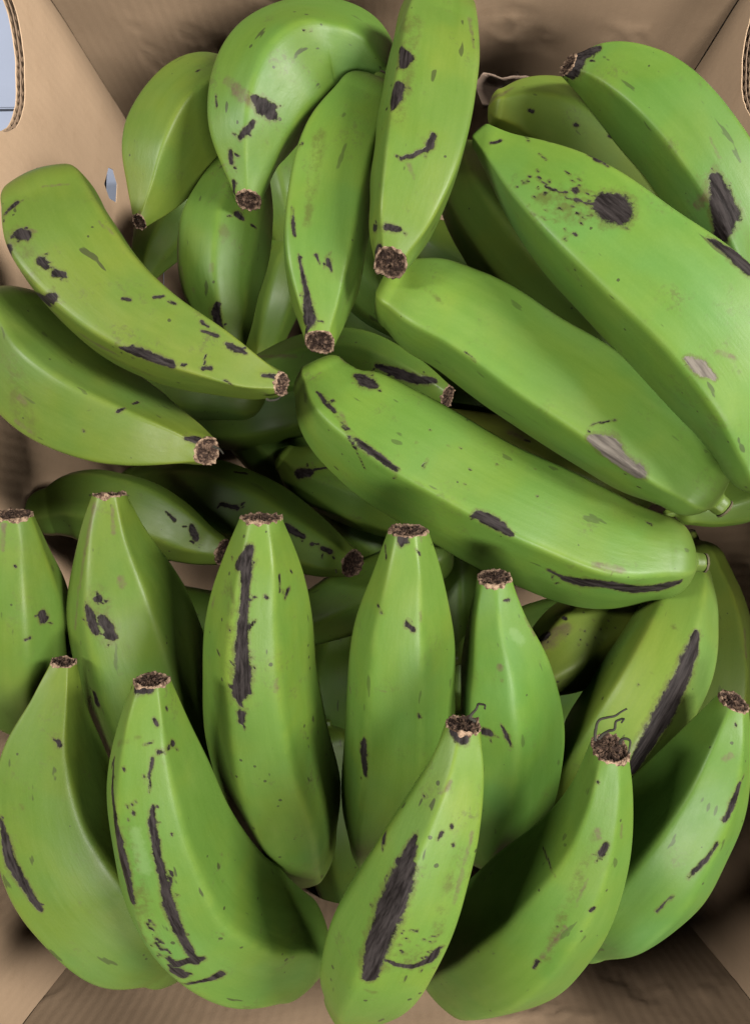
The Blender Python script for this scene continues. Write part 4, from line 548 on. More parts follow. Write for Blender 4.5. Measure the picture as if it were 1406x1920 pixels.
{'label': 'upright shaded plantain second from the left wall, with brown patches and ridged neck', 'ctrl': [[-1489,283,1660,85],[-1492,84,1601,162],[-1463,-232,1485,288],[-1417,-571,1321,342],[-1365,-941,1112,353],[-1314,-1330,830,315]], 'start': 'cut', 'end': 'tip', 'res': (210,128), 'slant': -0.1, 'ridges': [20,62,-42], 'seed': 30, 'yel': 0.4, 'val': 0.85, 'speck': 0.59, 'scars': [('brown',[[-1535,231,1740,18.9],[-1544,173,1745,18.2],[-1555,115,1746,17.5],[-1567,57,1743,16.9],[-1581,-1,1738,16.2],[-1589,-65,1736,15.3],[-1598,-128,1734,14.4],[-1608,-192,1728,13.5]]),('brown',[[-1395,-150,1740,18.9],[-1384,-185,1738,21.6]]),('dark',[[-1505,-249,1756,21.0],[-1497,-255,1755,21.0]]),('dark',[[-1554,-298,1754,17.5],[-1536,-352,1748,28.0],[-1519,-421,1733,17.6]]),('dark',[[-1484,-353,1743,24.3],[-1453,-408,1727,29.8],[-1438,-450,1714,19.0]]),('dark',[[-1582,-760,1575,14.7],[-1581,-823,1539,25.9]]),('dark',[[-1474,-271,1751,6.7],[-1456,-260,1749,6.7]]),('brown',[[-1447,217,1737,10.8],[-1440,149,1738,12.2],[-1433,81,1739,13.5]]),('brown',[[-1616,-192,1722,10.8],[-1621,-247,1718,10.9],[-1628,-302,1709,10.9],[-1638,-358,1692,10.9],[-1653,-415,1665,11.0]]),('olive',[[-1500,-244,1755,69.9],[-1487,-291,1751,70.0],[-1475,-339,1744,70.1],[-1465,-387,1733,70.3],[-1455,-436,1721,70.5]]),('dark',[[-1513,-228,1757,6.2],[-1515,-211,1758,5.1]]),('brown',[[-1528,-255,1758,5.1],[-1540,-255,1758,5.1]]),('dark',[[-1500,-281,1753,5.1],[-1506,-280,1754,5.1]]),('dark',[[-1507,-218,1757,5.1],[-1507,-215,1757,5.1]]),('olive',[[-1505,-249,1756,29.6],[-1497,-255,1755,29.6]]),('dark',[[-1562,-271,1754,5.8],[-1563,-267,1754,5.1]]),('dark',[[-1580,-356,1736,5.4],[-1593,-357,1728,5.1]]),('dark',[[-1493,-429,1728,5.1],[-1486,-431,1727,5.1]]),('brown',[[-1517,-392,1739,5.1],[-1517,-376,1742,5.1]]),('olive',[[-1554,-298,1754,25.5],[-1536,-352,1748,37.7],[-1519,-421,1733,25.7]]),('dark',[[-1500,-403,1735,5.1],[-1513,-402,1737,5.1]]),('dark',[[-1520,-372,1743,5.1],[-1523,-361,1746,5.1]]),('dark',[[-1473,-455,1719,6.1],[-1472,-435,1724,5.1]]),('dark',[[-1417,-438,1713,5.2],[-1420,-462,1708,5.2]]),('dark',[[-1458,-481,1709,5.2],[-1472,-502,1705,5.2]]),('olive',[[-1484,-353,1743,41.8],[-1453,-408,1727,50.1],[-1438,-450,1714,34.0]]),('dark',[[-1623,-788,1522,5.4],[-1665,-815,1463,5.5]]),('dark',[[-1636,-819,1490,5.5],[-1669,-848,1438,5.5]]),('brown',[[-1530,-791,1594,6.8],[-1523,-787,1598,5.3]]),('dark',[[-1602,-742,1567,5.4],[-1615,-731,1562,5.4]]),('olive',[[-1582,-760,1575,22.5],[-1581,-823,1539,35.5]])], 'threads': []},
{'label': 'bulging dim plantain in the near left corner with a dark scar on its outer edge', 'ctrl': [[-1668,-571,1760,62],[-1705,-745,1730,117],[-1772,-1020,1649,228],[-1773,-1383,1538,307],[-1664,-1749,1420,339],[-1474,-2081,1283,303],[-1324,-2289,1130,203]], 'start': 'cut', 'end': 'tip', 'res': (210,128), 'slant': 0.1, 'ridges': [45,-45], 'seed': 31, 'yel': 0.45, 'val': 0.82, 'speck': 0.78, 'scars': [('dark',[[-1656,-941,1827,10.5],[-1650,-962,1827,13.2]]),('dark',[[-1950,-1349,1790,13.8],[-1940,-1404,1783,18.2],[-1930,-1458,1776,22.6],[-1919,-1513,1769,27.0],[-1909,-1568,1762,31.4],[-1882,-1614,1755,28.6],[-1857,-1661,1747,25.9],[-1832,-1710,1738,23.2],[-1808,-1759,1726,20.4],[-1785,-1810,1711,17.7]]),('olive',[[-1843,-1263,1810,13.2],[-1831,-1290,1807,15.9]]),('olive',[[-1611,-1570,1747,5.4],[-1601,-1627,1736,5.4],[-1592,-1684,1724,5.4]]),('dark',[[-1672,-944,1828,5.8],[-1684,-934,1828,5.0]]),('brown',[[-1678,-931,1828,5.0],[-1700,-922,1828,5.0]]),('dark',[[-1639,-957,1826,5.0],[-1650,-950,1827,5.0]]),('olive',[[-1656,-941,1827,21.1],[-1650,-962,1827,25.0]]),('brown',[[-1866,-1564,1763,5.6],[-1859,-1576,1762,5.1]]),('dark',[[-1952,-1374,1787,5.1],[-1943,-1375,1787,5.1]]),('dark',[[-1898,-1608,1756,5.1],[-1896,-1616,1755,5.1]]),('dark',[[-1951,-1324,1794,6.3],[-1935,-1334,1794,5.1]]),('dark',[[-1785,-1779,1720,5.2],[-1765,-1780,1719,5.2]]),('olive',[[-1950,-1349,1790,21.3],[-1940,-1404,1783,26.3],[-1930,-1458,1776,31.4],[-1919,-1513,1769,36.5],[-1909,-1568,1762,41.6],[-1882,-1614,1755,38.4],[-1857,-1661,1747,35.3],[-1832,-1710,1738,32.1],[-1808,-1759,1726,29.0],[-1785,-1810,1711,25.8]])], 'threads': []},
{'label': 'front left curved plantain with two long black streaks and many scratches', 'ctrl': [[-1091,-590,2150,78],[-1101,-777,2097,142],[-1110,-1054,1972,223],[-1090,-1424,1775,286],[-999,-1843,1510,344],[-827,-2131,1270,340],[-639,-2307,1060,281]], 'start': 'cut', 'end': 'round', 'res': (210,128), 'slant': 0.0, 'ridges': [30,82,-38], 'seed': 32, 'yel': 0.3, 'val': 1.0, 'speck': 0.97, 'scars': [('dark',[[-1127,-607,2218,33.6],[-1083,-610,2221,27.4]]),('brown',[[-1019,-619,2171,11.9],[-1016,-639,2166,7.2]]),('dark',[[-1266,-963,2123,9.4],[-1270,-1023,2120,14.2],[-1277,-1086,2108,19.0],[-1266,-1137,2119,20.0],[-1259,-1192,2120,21.0],[-1257,-1251,2108,22.1],[-1250,-1311,2094,24.3],[-1245,-1375,2073,26.6],[-1243,-1442,2045,29.0],[-1240,-1511,2013,27.1],[-1238,-1583,1980,25.2],[-1235,-1654,1947,23.2]]),('dark',[[-1063,-915,2205,7.1],[-1081,-988,2191,9.5],[-1083,-1075,2172,4.8]]),('dark',[[-1076,-1144,2155,9.4],[-1085,-1229,2132,18.8],[-1082,-1278,2116,18.9],[-1079,-1328,2098,19.0],[-1078,-1378,2079,19.1],[-1071,-1450,2050,19.3],[-1066,-1524,2017,19.5],[-1063,-1591,1987,24.6],[-1060,-1660,1955,29.8],[-1046,-1739,1919,28.4],[-1032,-1819,1881,27.0],[-1012,-1885,1848,23.8],[-993,-1954,1811,20.6],[-975,-2026,1770,17.4]]),('dark',[[-1022,-1480,2033,9.9],[-1038,-1547,2005,10.0],[-1055,-1614,1976,10.1]]),('dark',[[-1070,-2026,1787,24.2],[-1013,-2011,1786,20.8],[-947,-2005,1776,20.8]]),('dark',[[-1076,-2069,1765,31.4],[-1042,-2101,1743,28.0]]),('dark',[[-1039,-2167,1704,7.1],[-980,-2157,1700,10.6],[-923,-2151,1688,14.2],[-878,-2130,1686,28.5]]),('dark',[[-1037,-893,2206,9.4],[-998,-876,2181,11.9]]),('dark',[[-1054,-749,2219,9.4],[-1044,-772,2218,9.4]]),('dark',[[-991,-857,2158,12.0],[-988,-872,2152,12.0]]),('dark',[[-1101,-857,2215,5.9],[-1063,-843,2215,5.9]]),('olive',[[-1023,-940,2197,9.5],[-1023,-954,2194,9.5]]),('olive',[[-1236,-870,2158,16.8],[-1166,-839,2218,14.1],[-1119,-824,2219,11.8]]),('dark',[[-1168,-1133,2160,7.1],[-1163,-1141,2158,7.1]]),('dark',[[-1166,-1174,2150,8.2],[-1162,-1182,2148,8.2]]),('dark',[[-1193,-1206,2140,7.4],[-1189,-1214,2138,7.4]]),('dark',[[-1152,-1118,2164,5.3],[-1148,-1126,2162,5.3]]),('dark',[[-1195,-1139,2158,5.8],[-1190,-1147,2157,5.8]]),('dark',[[-1196,-964,2196,8.0],[-1191,-972,2195,8.0]]),('dark',[[-1263,-1020,2131,5.4],[-1252,-1022,2145,5.4]]),('dark',[[-1014,-1603,1978,7.4],[-1010,-1612,1973,7.4]]),('dark',[[-1005,-1282,2107,6.4],[-1001,-1290,2104,6.4]]),('dark',[[-832,-1856,1826,5.9],[-828,-1867,1819,5.9]]),('dark',[[-1015,-706,2179,7.0],[-1012,-715,2173,7.0]]),('dark',[[-1107,-1000,2190,4.9],[-1103,-1008,2188,4.9]]),('dark',[[-1177,-1793,1900,6.1],[-1168,-1803,1896,6.1]]),('dark',[[-1100,-1972,1817,5.0],[-1085,-1994,1805,5.0]]),('dark',[[-1159,-1941,1832,5.0],[-1144,-1960,1824,5.0]]),('dark',[[-1104,-1998,1804,8.0],[-1086,-2024,1790,8.0]]),('dark',[[-1133,-1907,1849,5.0],[-1114,-1932,1837,5.0]]),('dark',[[-1115,-1982,1813,5.1],[-1103,-1999,1804,5.2]]),('dark',[[-1103,-2019,1794,5.1],[-1083,-2049,1777,5.1]]),('dark',[[-1109,-1965,1821,5.0],[-1090,-1992,1806,5.0]]),('dark',[[-1109,-2029,1789,5.1],[-1086,-2063,1769,5.1]]),('dark',[[-1102,-1981,1813,6.8],[-1075,-2020,1791,6.8]]),('dark',[[-1135,-1865,1868,7.4],[-1114,-1893,1855,7.4]]),('dark',[[-1176,-1779,1906,4.9],[-1164,-1793,1900,4.9]]),('dark',[[-1132,-1962,1824,7.6],[-1122,-1975,1817,7.6]]),('dark',[[-1108,-1925,1840,5.9],[-1084,-1959,1822,5.9]]),('dark',[[-1142,-1914,1846,5.0],[-1127,-1934,1837,5.0]]),('dark',[[-1179,-1770,1910,5.6],[-1153,-1802,1896,5.6]]),('dark',[[-1089,-1988,1808,6.5],[-1064,-2025,1787,6.5]]),('dark',[[-1146,-1885,1860,5.0],[-1136,-1898,1853,5.0]]),('dark',[[-1174,-1903,1850,5.0],[-1163,-1915,1845,5.0]]),('dark',[[-1150,-1854,1874,5.6],[-1138,-1869,1866,5.6]]),('dark',[[-1165,-1752,1918,6.6],[-1138,-1785,1903,6.6]]),('dark',[[-1154,-1972,1817,6.7],[-1144,-1985,1811,6.7]]),('dark',[[-1160,-1804,1895,4.9],[-1149,-1817,1890,4.9]]),('dark',[[-1181,-1771,1909,8.1],[-1165,-1790,1901,8.1]]),('dark',[[-1155,-1889,1858,7.0],[-1142,-1906,1850,7.0]]),('dark',[[-1106,-1991,1808,8.2],[-1086,-2021,1791,8.2]]),('pale',[[-1162,-1269,2121,29.1],[-1157,-1332,2099,32.5],[-1152,-1397,2074,36.0],[-1149,-1465,2045,39.7]]),('olive',[[-1211,-1270,2119,43.6],[-1207,-1319,2102,45.2],[-1203,-1370,2083,46.8],[-1199,-1421,2062,48.4],[-1196,-1474,2040,50.1],[-1194,-1528,2016,51.8],[-1191,-1582,1992,53.5],[-1189,-1638,1967,55.3],[-1186,-1693,1943,57.1],[-1183,-1750,1918,58.9],[-1180,-1807,1894,60.7],[-1177,-1865,1867,62.6]]),('brown',[[-1173,-616,2174,4.5],[-1173,-616,2174,4.5]]),('dark',[[-1173,-616,2174,4.5],[-1176,-624,2171,4.5]]),('dark',[[-1079,-610,2221,4.5],[-1068,-610,2219,4.5]]),('olive',[[-1127,-607,2218,43.5],[-1083,-610,2221,36.4]]),('dark',[[-1261,-942,2130,4.6],[-1258,-932,2133,4.6]]),('dark',[[-1280,-974,2104,4.6],[-1274,-950,2112,4.6]]),('dark',[[-1260,-942,2131,5.8],[-1271,-952,2116,4.6]]),('dark',[[-1311,-1526,1905,6.4],[-1311,-1537,1900,4.8]]),('dark',[[-1314,-1477,1927,5.6],[-1314,-1464,1932,4.8]]),('olive',[[-1266,-963,2123,15.7],[-1270,-1023,2120,21.2],[-1277,-1086,2108,26.8],[-1266,-1137,2119,27.9],[-1259,-1192,2120,29.1],[-1257,-1251,2108,30.4],[-1250,-1311,2094,33.0],[-1245,-1375,2073,35.6],[-1243,-1442,2045,38.4],[-1240,-1511,2013,36.3],[-1238,-1583,1980,34.1],[-1235,-1654,1947,31.9]]),('dark',[[-1057,-1226,2131,5.6],[-1051,-1225,2130,4.6]]),('brown',[[-1055,-1395,2071,6.0],[-1039,-1405,2066,4.7]]),('dark',[[-1058,-1142,2154,4.6],[-1054,-1150,2152,4.6]]),('brown',[[-1074,-1492,2032,5.6],[-1076,-1487,2034,4.7]]),('dark',[[-1072,-1163,2150,4.6],[-1068,-1178,2145,4.6]]),('olive',[[-1076,-1144,2155,15.6],[-1085,-1229,2132,26.6],[-1082,-1278,2116,26.7],[-1079,-1328,2098,26.8],[-1078,-1378,2079,27.0],[-1071,-1450,2050,27.2],[-1066,-1524,2017,27.5],[-1063,-1591,1987,33.4],[-1060,-1660,1955,39.4],[-1046,-1739,1919,37.9],[-1032,-1819,1881,36.4],[-1012,-1885,1848,32.8],[-993,-1954,1811,29.1],[-975,-2026,1770,25.4]]),('brown',[[-1071,-1983,1809,5.0],[-1072,-1971,1815,5.0]]),('brown',[[-1005,-1971,1805,5.8],[-1000,-1945,1817,5.0]]),('brown',[[-1069,-2072,1763,5.1],[-1069,-2096,1750,5.1]]),('dark',[[-974,-2024,1772,5.1],[-994,-2026,1774,5.1]]),('olive',[[-1070,-2026,1787,33.3],[-1013,-2011,1786,29.3],[-947,-2005,1776,29.4]]),('brown',[[-1113,-2053,1775,6.6],[-1120,-2066,1764,5.1]]),('dark',[[-1061,-2155,1710,5.2],[-1070,-2178,1686,5.2]]),('brown',[[-1068,-2069,1764,6.7],[-1086,-2085,1756,5.1]]),('dark',[[-1007,-2108,1733,5.7],[-1005,-2077,1749,5.1]]),('dark',[[-1064,-2064,1767,6.0],[-1082,-2064,1769,5.1]]),('olive',[[-1076,-2069,1765,41.5],[-1042,-2101,1743,37.7]]),('dark',[[-1026,-2147,1715,5.2],[-1011,-2161,1704,5.2]]),('dark',[[-1026,-2147,1714,5.2],[-1026,-2144,1717,5.2]]),('brown',[[-843,-2125,1678,5.8],[-835,-2123,1675,5.2]]),('brown',[[-853,-2170,1655,5.2],[-861,-2185,1648,5.3]]),('olive',[[-1039,-2167,1704,13.6],[-980,-2157,1700,17.7],[-923,-2151,1688,21.9],[-878,-2130,1686,38.3]]),('brown',[[-996,-855,2172,4.5],[-992,-869,2164,4.5]]),('dark',[[-1006,-892,2198,4.6],[-1010,-899,2201,4.5]]),('brown',[[-1029,-913,2202,5.7],[-1033,-914,2203,4.5]]),('olive',[[-1037,-893,2206,18.9],[-998,-876,2181,22.6]]),('brown',[[-1004,-851,2194,4.7],[-1006,-851,2197,4.5]]),('dark',[[-978,-897,2130,5.6],[-974,-906,2122,4.6]]),('dark',[[-978,-897,2131,6.0],[-980,-898,2136,4.6]]),('olive',[[-991,-857,2158,22.8],[-988,-872,2152,22.8]])], 'threads': []},
{'label': 'upright plantain with a jagged black scar running down from its neck', 'ctrl': [[-634,147,1980,99],[-643,-65,1922,180],[-673,-346,1786,253],[-697,-696,1594,289],[-691,-1096,1328,323],[-639,-1529,993,324],[-613,-1905,630,252]], 'start': 'cut', 'end': 'tip', 'res': (210,128), 'slant': 0.0, 'ridges': [20,-30,85], 'seed': 33, 'yel': 0.35, 'val': 1.05, 'speck': 0.97, 'scars': [('dark',[[-667,4,2092,22.2],[-680,-74,2095,28.6],[-683,-135,2091,23.8],[-687,-197,2081,19.1],[-694,-259,2067,20.8],[-702,-321,2050,22.5],[-709,-385,2031,27.5],[-716,-449,2013,32.5],[-716,-514,1992,37.6],[-717,-580,1967,42.8],[-728,-634,1945,43.1],[-741,-689,1920,43.4]]),('dark',[[-686,-25,2094,22.2],[-723,-74,2079,25.5]]),('dark',[[-789,-649,1934,10.0],[-751,-662,1932,20.0]]),('dark',[[-690,-689,1918,13.4],[-707,-648,1938,19.9]]),('dark',[[-748,-717,1906,20.1],[-741,-751,1889,6.7]]),('dark',[[-746,-797,1866,20.3],[-747,-837,1845,17.0]]),('dark',[[-535,-119,2048,7.4],[-534,-199,2037,7.5]]),('dark',[[-503,-190,1974,12.6],[-515,-226,1993,10.1]]),('dark',[[-592,-216,2074,9.8],[-587,-226,2071,9.8]]),('dark',[[-678,-234,2073,4.9],[-634,-221,2075,7.4]]),('brown',[[-872,-238,1910,12.9],[-883,-275,1896,15.5]]),('brown',[[-562,-623,1932,12.8],[-568,-677,1911,15.5]]),('dark',[[-682,-372,2035,9.9],[-648,-334,2045,7.4]]),('olive',[[-788,-388,2010,15.0],[-752,-411,2023,15.0]]),('olive',[[-908,-720,1762,18.8],[-882,-769,1779,18.7]]),('dark',[[-851,-487,1922,7.7],[-837,-505,1936,7.7]]),('olive',[[-832,-330,1962,5.1],[-822,-392,1971,7.6]]),('dark',[[-774,-528,1985,5.0],[-767,-538,1982,5.0]]),('dark',[[-676,-501,1995,5.0],[-670,-511,1991,5.0]]),('dark',[[-749,-449,2012,5.0],[-742,-459,2010,5.0]]),('dark',[[-667,-554,1975,5.1],[-660,-564,1971,5.1]]),('dark',[[-772,-374,2025,5.0],[-764,-383,2027,5.0]]),('dark',[[-496,-102,1958,5.1],[-490,-112,1945,5.1]]),('olive',[[-772,-175,2034,44.8],[-766,-221,2043,45.3],[-762,-267,2047,45.8],[-759,-313,2044,46.5],[-757,-360,2035,47.2],[-756,-408,2023,48.0],[-755,-456,2010,48.8],[-755,-504,1995,49.7],[-755,-554,1978,50.5]]),('dark',[[-706,-525,1988,4.8],[-696,-531,1985,4.8]]),('dark',[[-643,-65,2094,4.6],[-639,-49,2094,4.6]]),('dark',[[-746,-748,1891,4.9],[-743,-749,1890,4.9]]),('brown',[[-717,-91,2087,6.1],[-728,-76,2074,4.7]]),('brown',[[-744,-483,2002,4.8],[-754,-483,2002,4.8]]),('dark',[[-675,-112,2093,4.6],[-674,-119,2093,4.6]]),('olive',[[-667,4,2092,30.6],[-680,-74,2095,37.9],[-683,-135,2091,32.4],[-687,-197,2081,27.0],[-694,-259,2067,28.9],[-702,-321,2050,30.9],[-709,-385,2031,36.7],[-716,-449,2013,42.5],[-716,-514,1992,48.4],[-717,-580,1967,54.5],[-728,-634,1945,54.8],[-741,-689,1920,55.2]]),('dark',[[-665,-49,2095,4.6],[-651,-35,2094,4.6]]),('dark',[[-685,-72,2095,4.6],[-685,-67,2095,4.6]]),('dark',[[-664,-2,2092,4.6],[-675,14,2091,4.6]]),('dark',[[-755,-47,2036,4.8],[-769,-35,2016,4.7]]),('olive',[[-686,-25,2094,30.5],[-723,-74,2079,34.4]]),('brown',[[-727,-640,1942,4.9],[-725,-622,1950,4.8]]),('brown',[[-766,-636,1944,4.8],[-773,-624,1948,4.8]]),('brown',[[-781,-672,1925,4.9],[-806,-682,1912,4.9]]),('brown',[[-800,-632,1936,6.0],[-813,-615,1932,4.9]]),('olive',[[-789,-649,1934,16.6],[-751,-662,1932,28.2]]),('dark',[[-720,-678,1925,6.4],[-724,-685,1921,4.9]]),('dark',[[-711,-680,1924,6.0],[-711,-684,1921,4.9]]),('dark',[[-685,-625,1947,5.3],[-703,-617,1952,4.8]]),('dark',[[-693,-618,1950,4.8],[-706,-635,1944,4.8]]),('olive',[[-690,-689,1918,20.6],[-707,-648,1938,28.1]]),('dark',[[-758,-688,1920,4.9],[-761,-680,1924,4.9]]),('dark',[[-746,-769,1880,5.4],[-750,-785,1872,4.9]]),('brown',[[-726,-757,1886,5.4],[-721,-758,1885,4.9]]),('dark',[[-742,-749,1891,6.7],[-741,-755,1887,4.9]]),('olive',[[-748,-717,1906,28.4],[-741,-751,1889,13.0]]),('dark',[[-720,-777,1876,6.4],[-711,-770,1879,4.9]]),('dark',[[-718,-806,1861,6.2],[-721,-789,1870,4.9]]),('dark',[[-739,-865,1831,5.0],[-732,-887,1819,5.0]]),('dark',[[-746,-831,1849,5.6],[-752,-821,1854,5.0]]),('olive',[[-746,-797,1866,28.7],[-747,-837,1845,24.9]]),('brown',[[-507,-207,1980,4.8],[-502,-193,1971,4.8]]),('dark',[[-522,-196,2013,6.0],[-537,-201,2043,4.7]]),('dark',[[-520,-204,2009,4.8],[-535,-195,2041,4.7]]),('olive',[[-503,-190,1974,24.0],[-515,-226,1993,20.1]])], 'threads': []},
{'label': 'upright plantain at bottom centre with two small round dots and a clean neck', 'ctrl': [[63,88,1980,94],[61,-102,1922,158],[45,-370,1786,238],[33,-720,1594,272],[14,-1117,1338,293],[-45,-1554,993,260],[-97,-1899,630,189]], 'start': 'cut', 'end': 'tip', 'res': (210,128), 'slant': 0.05, 'ridges': [36,-21], 'seed': 34, 'yel': 0.3, 'val': 1.05, 'speck': 0.55, 'scars': [('dark',[[-151,-957,1719,14.1],[-163,-1029,1668,28.6],[-158,-1098,1636,19.8],[-152,-1171,1596,10.9]]),('dark',[[57,-349,2025,12.5],[64,-356,2024,12.5]]),('dark',[[81,-366,2023,12.5],[86,-373,2022,12.5]]),('brown',[[118,-283,2042,5.0],[121,-333,2029,7.5]]),('brown',[[-72,-679,1885,7.8],[-47,-684,1888,7.8]]),('dark',[[-65,-293,2013,8.8],[-62,-298,2013,8.8]]),('dark',[[-80,-262,2002,7.5],[-77,-267,2006,7.5]]),('dark',[[39,59,2063,28.8],[32,20,2063,12.8]]),('brown',[[119,62,2048,14.9],[124,37,2046,7.4]]),('dark',[[-45,25,1992,5.0],[-40,-50,2025,5.0]]),('dark',[[98,0,2068,4.9],[116,-24,2060,4.9]]),('brown',[[-229,-706,1678,11.0],[-223,-732,1681,11.0]]),('dark',[[116,-800,1849,7.9],[124,-815,1840,7.9]]),('brown',[[-161,-1073,1647,6.7],[-160,-1082,1643,5.3]]),('dark',[[-131,-1046,1684,5.2],[-134,-1048,1682,5.2]]),('dark',[[-173,-1191,1563,5.4],[-177,-1196,1554,5.4]]),('dark',[[-163,-986,1691,6.0],[-173,-982,1676,5.2]]),('olive',[[-151,-957,1719,21.7],[-163,-1029,1668,38.5],[-158,-1098,1636,28.4],[-152,-1171,1596,18.2]]),('dark',[[69,-326,2032,4.7],[80,-335,2031,4.7]]),('brown',[[89,-361,2025,4.7],[92,-362,2025,4.7]]),('dark',[[47,-337,2026,4.7],[57,-323,2031,4.7]]),('olive',[[57,-349,2025,23.7],[64,-356,2024,23.7]]),('brown',[[101,-395,2017,4.7],[109,-408,2013,4.8]]),('brown',[[62,-366,2021,4.7],[52,-363,2020,4.7]]),('brown',[[56,-368,2019,6.4],[46,-369,2018,4.7]]),('olive',[[81,-366,2023,23.7],[86,-373,2022,23.7]]),('dark',[[23,40,2060,5.2],[27,29,2061,4.7]]),('dark',[[61,37,2067,4.7],[65,31,2067,4.7]]),('dark',[[30,42,2062,4.7],[16,33,2058,4.7]]),('brown',[[10,24,2057,5.8],[11,28,2057,4.7]]),('dark',[[48,35,2065,4.7],[61,28,2067,4.7]]),('olive',[[39,59,2063,38.2],[32,20,2063,19.7]])], 'threads': []},
{'label': 'upright plantain with a pointed brown stem stub, right of the one with two dots', 'ctrl': [[489,-141,1810,89],[506,-319,1748,145],[565,-606,1603,246],[613,-925,1397,295],[621,-1291,1125,308],[588,-1703,780,258]], 'start': 'cut', 'end': 'tip', 'res': (210,128), 'slant': 0.1, 'ridges': [2,50,-60], 'seed': 35, 'yel': 0.12, 'val': 1.0, 'speck': 0.54, 'scars': [('brown',[[508,-567,1854,18.3],[513,-577,1853,18.3]]),('dark',[[450,-917,1694,24.9],[471,-920,1702,24.8]]),('dark',[[527,-870,1756,5.4],[550,-912,1743,13.5],[580,-985,1713,5.4]]),('dark',[[527,-249,1883,7.8],[552,-247,1871,7.8]]),('pale',[[572,-399,1863,26.1],[608,-439,1845,31.5]]),('brown',[[639,-338,1825,10.5],[687,-419,1798,13.3]]),('olive',[[784,-1076,1567,8.5],[792,-1091,1553,8.5]]),('dark',[[517,-633,1839,5.3],[520,-636,1840,5.3]]),('dark',[[420,-934,1667,5.2],[414,-931,1665,5.2]]),('dark',[[481,-958,1685,5.5],[487,-978,1675,5.2]]),('dark',[[501,-933,1709,5.2],[516,-940,1712,5.2]]),('dark',[[444,-898,1702,5.2],[433,-916,1685,5.2]]),('olive',[[450,-917,1694,34.1],[471,-920,1702,34.1]]),('brown',[[574,-902,1757,6.4],[581,-899,1760,5.1]]),('brown',[[517,-856,1758,6.6],[533,-870,1758,5.1]]),('brown',[[572,-1003,1699,5.8],[588,-1004,1704,5.2]]),('olive',[[527,-870,1756,13.4],[550,-912,1743,25.6],[580,-985,1713,13.6]])], 'threads': []},
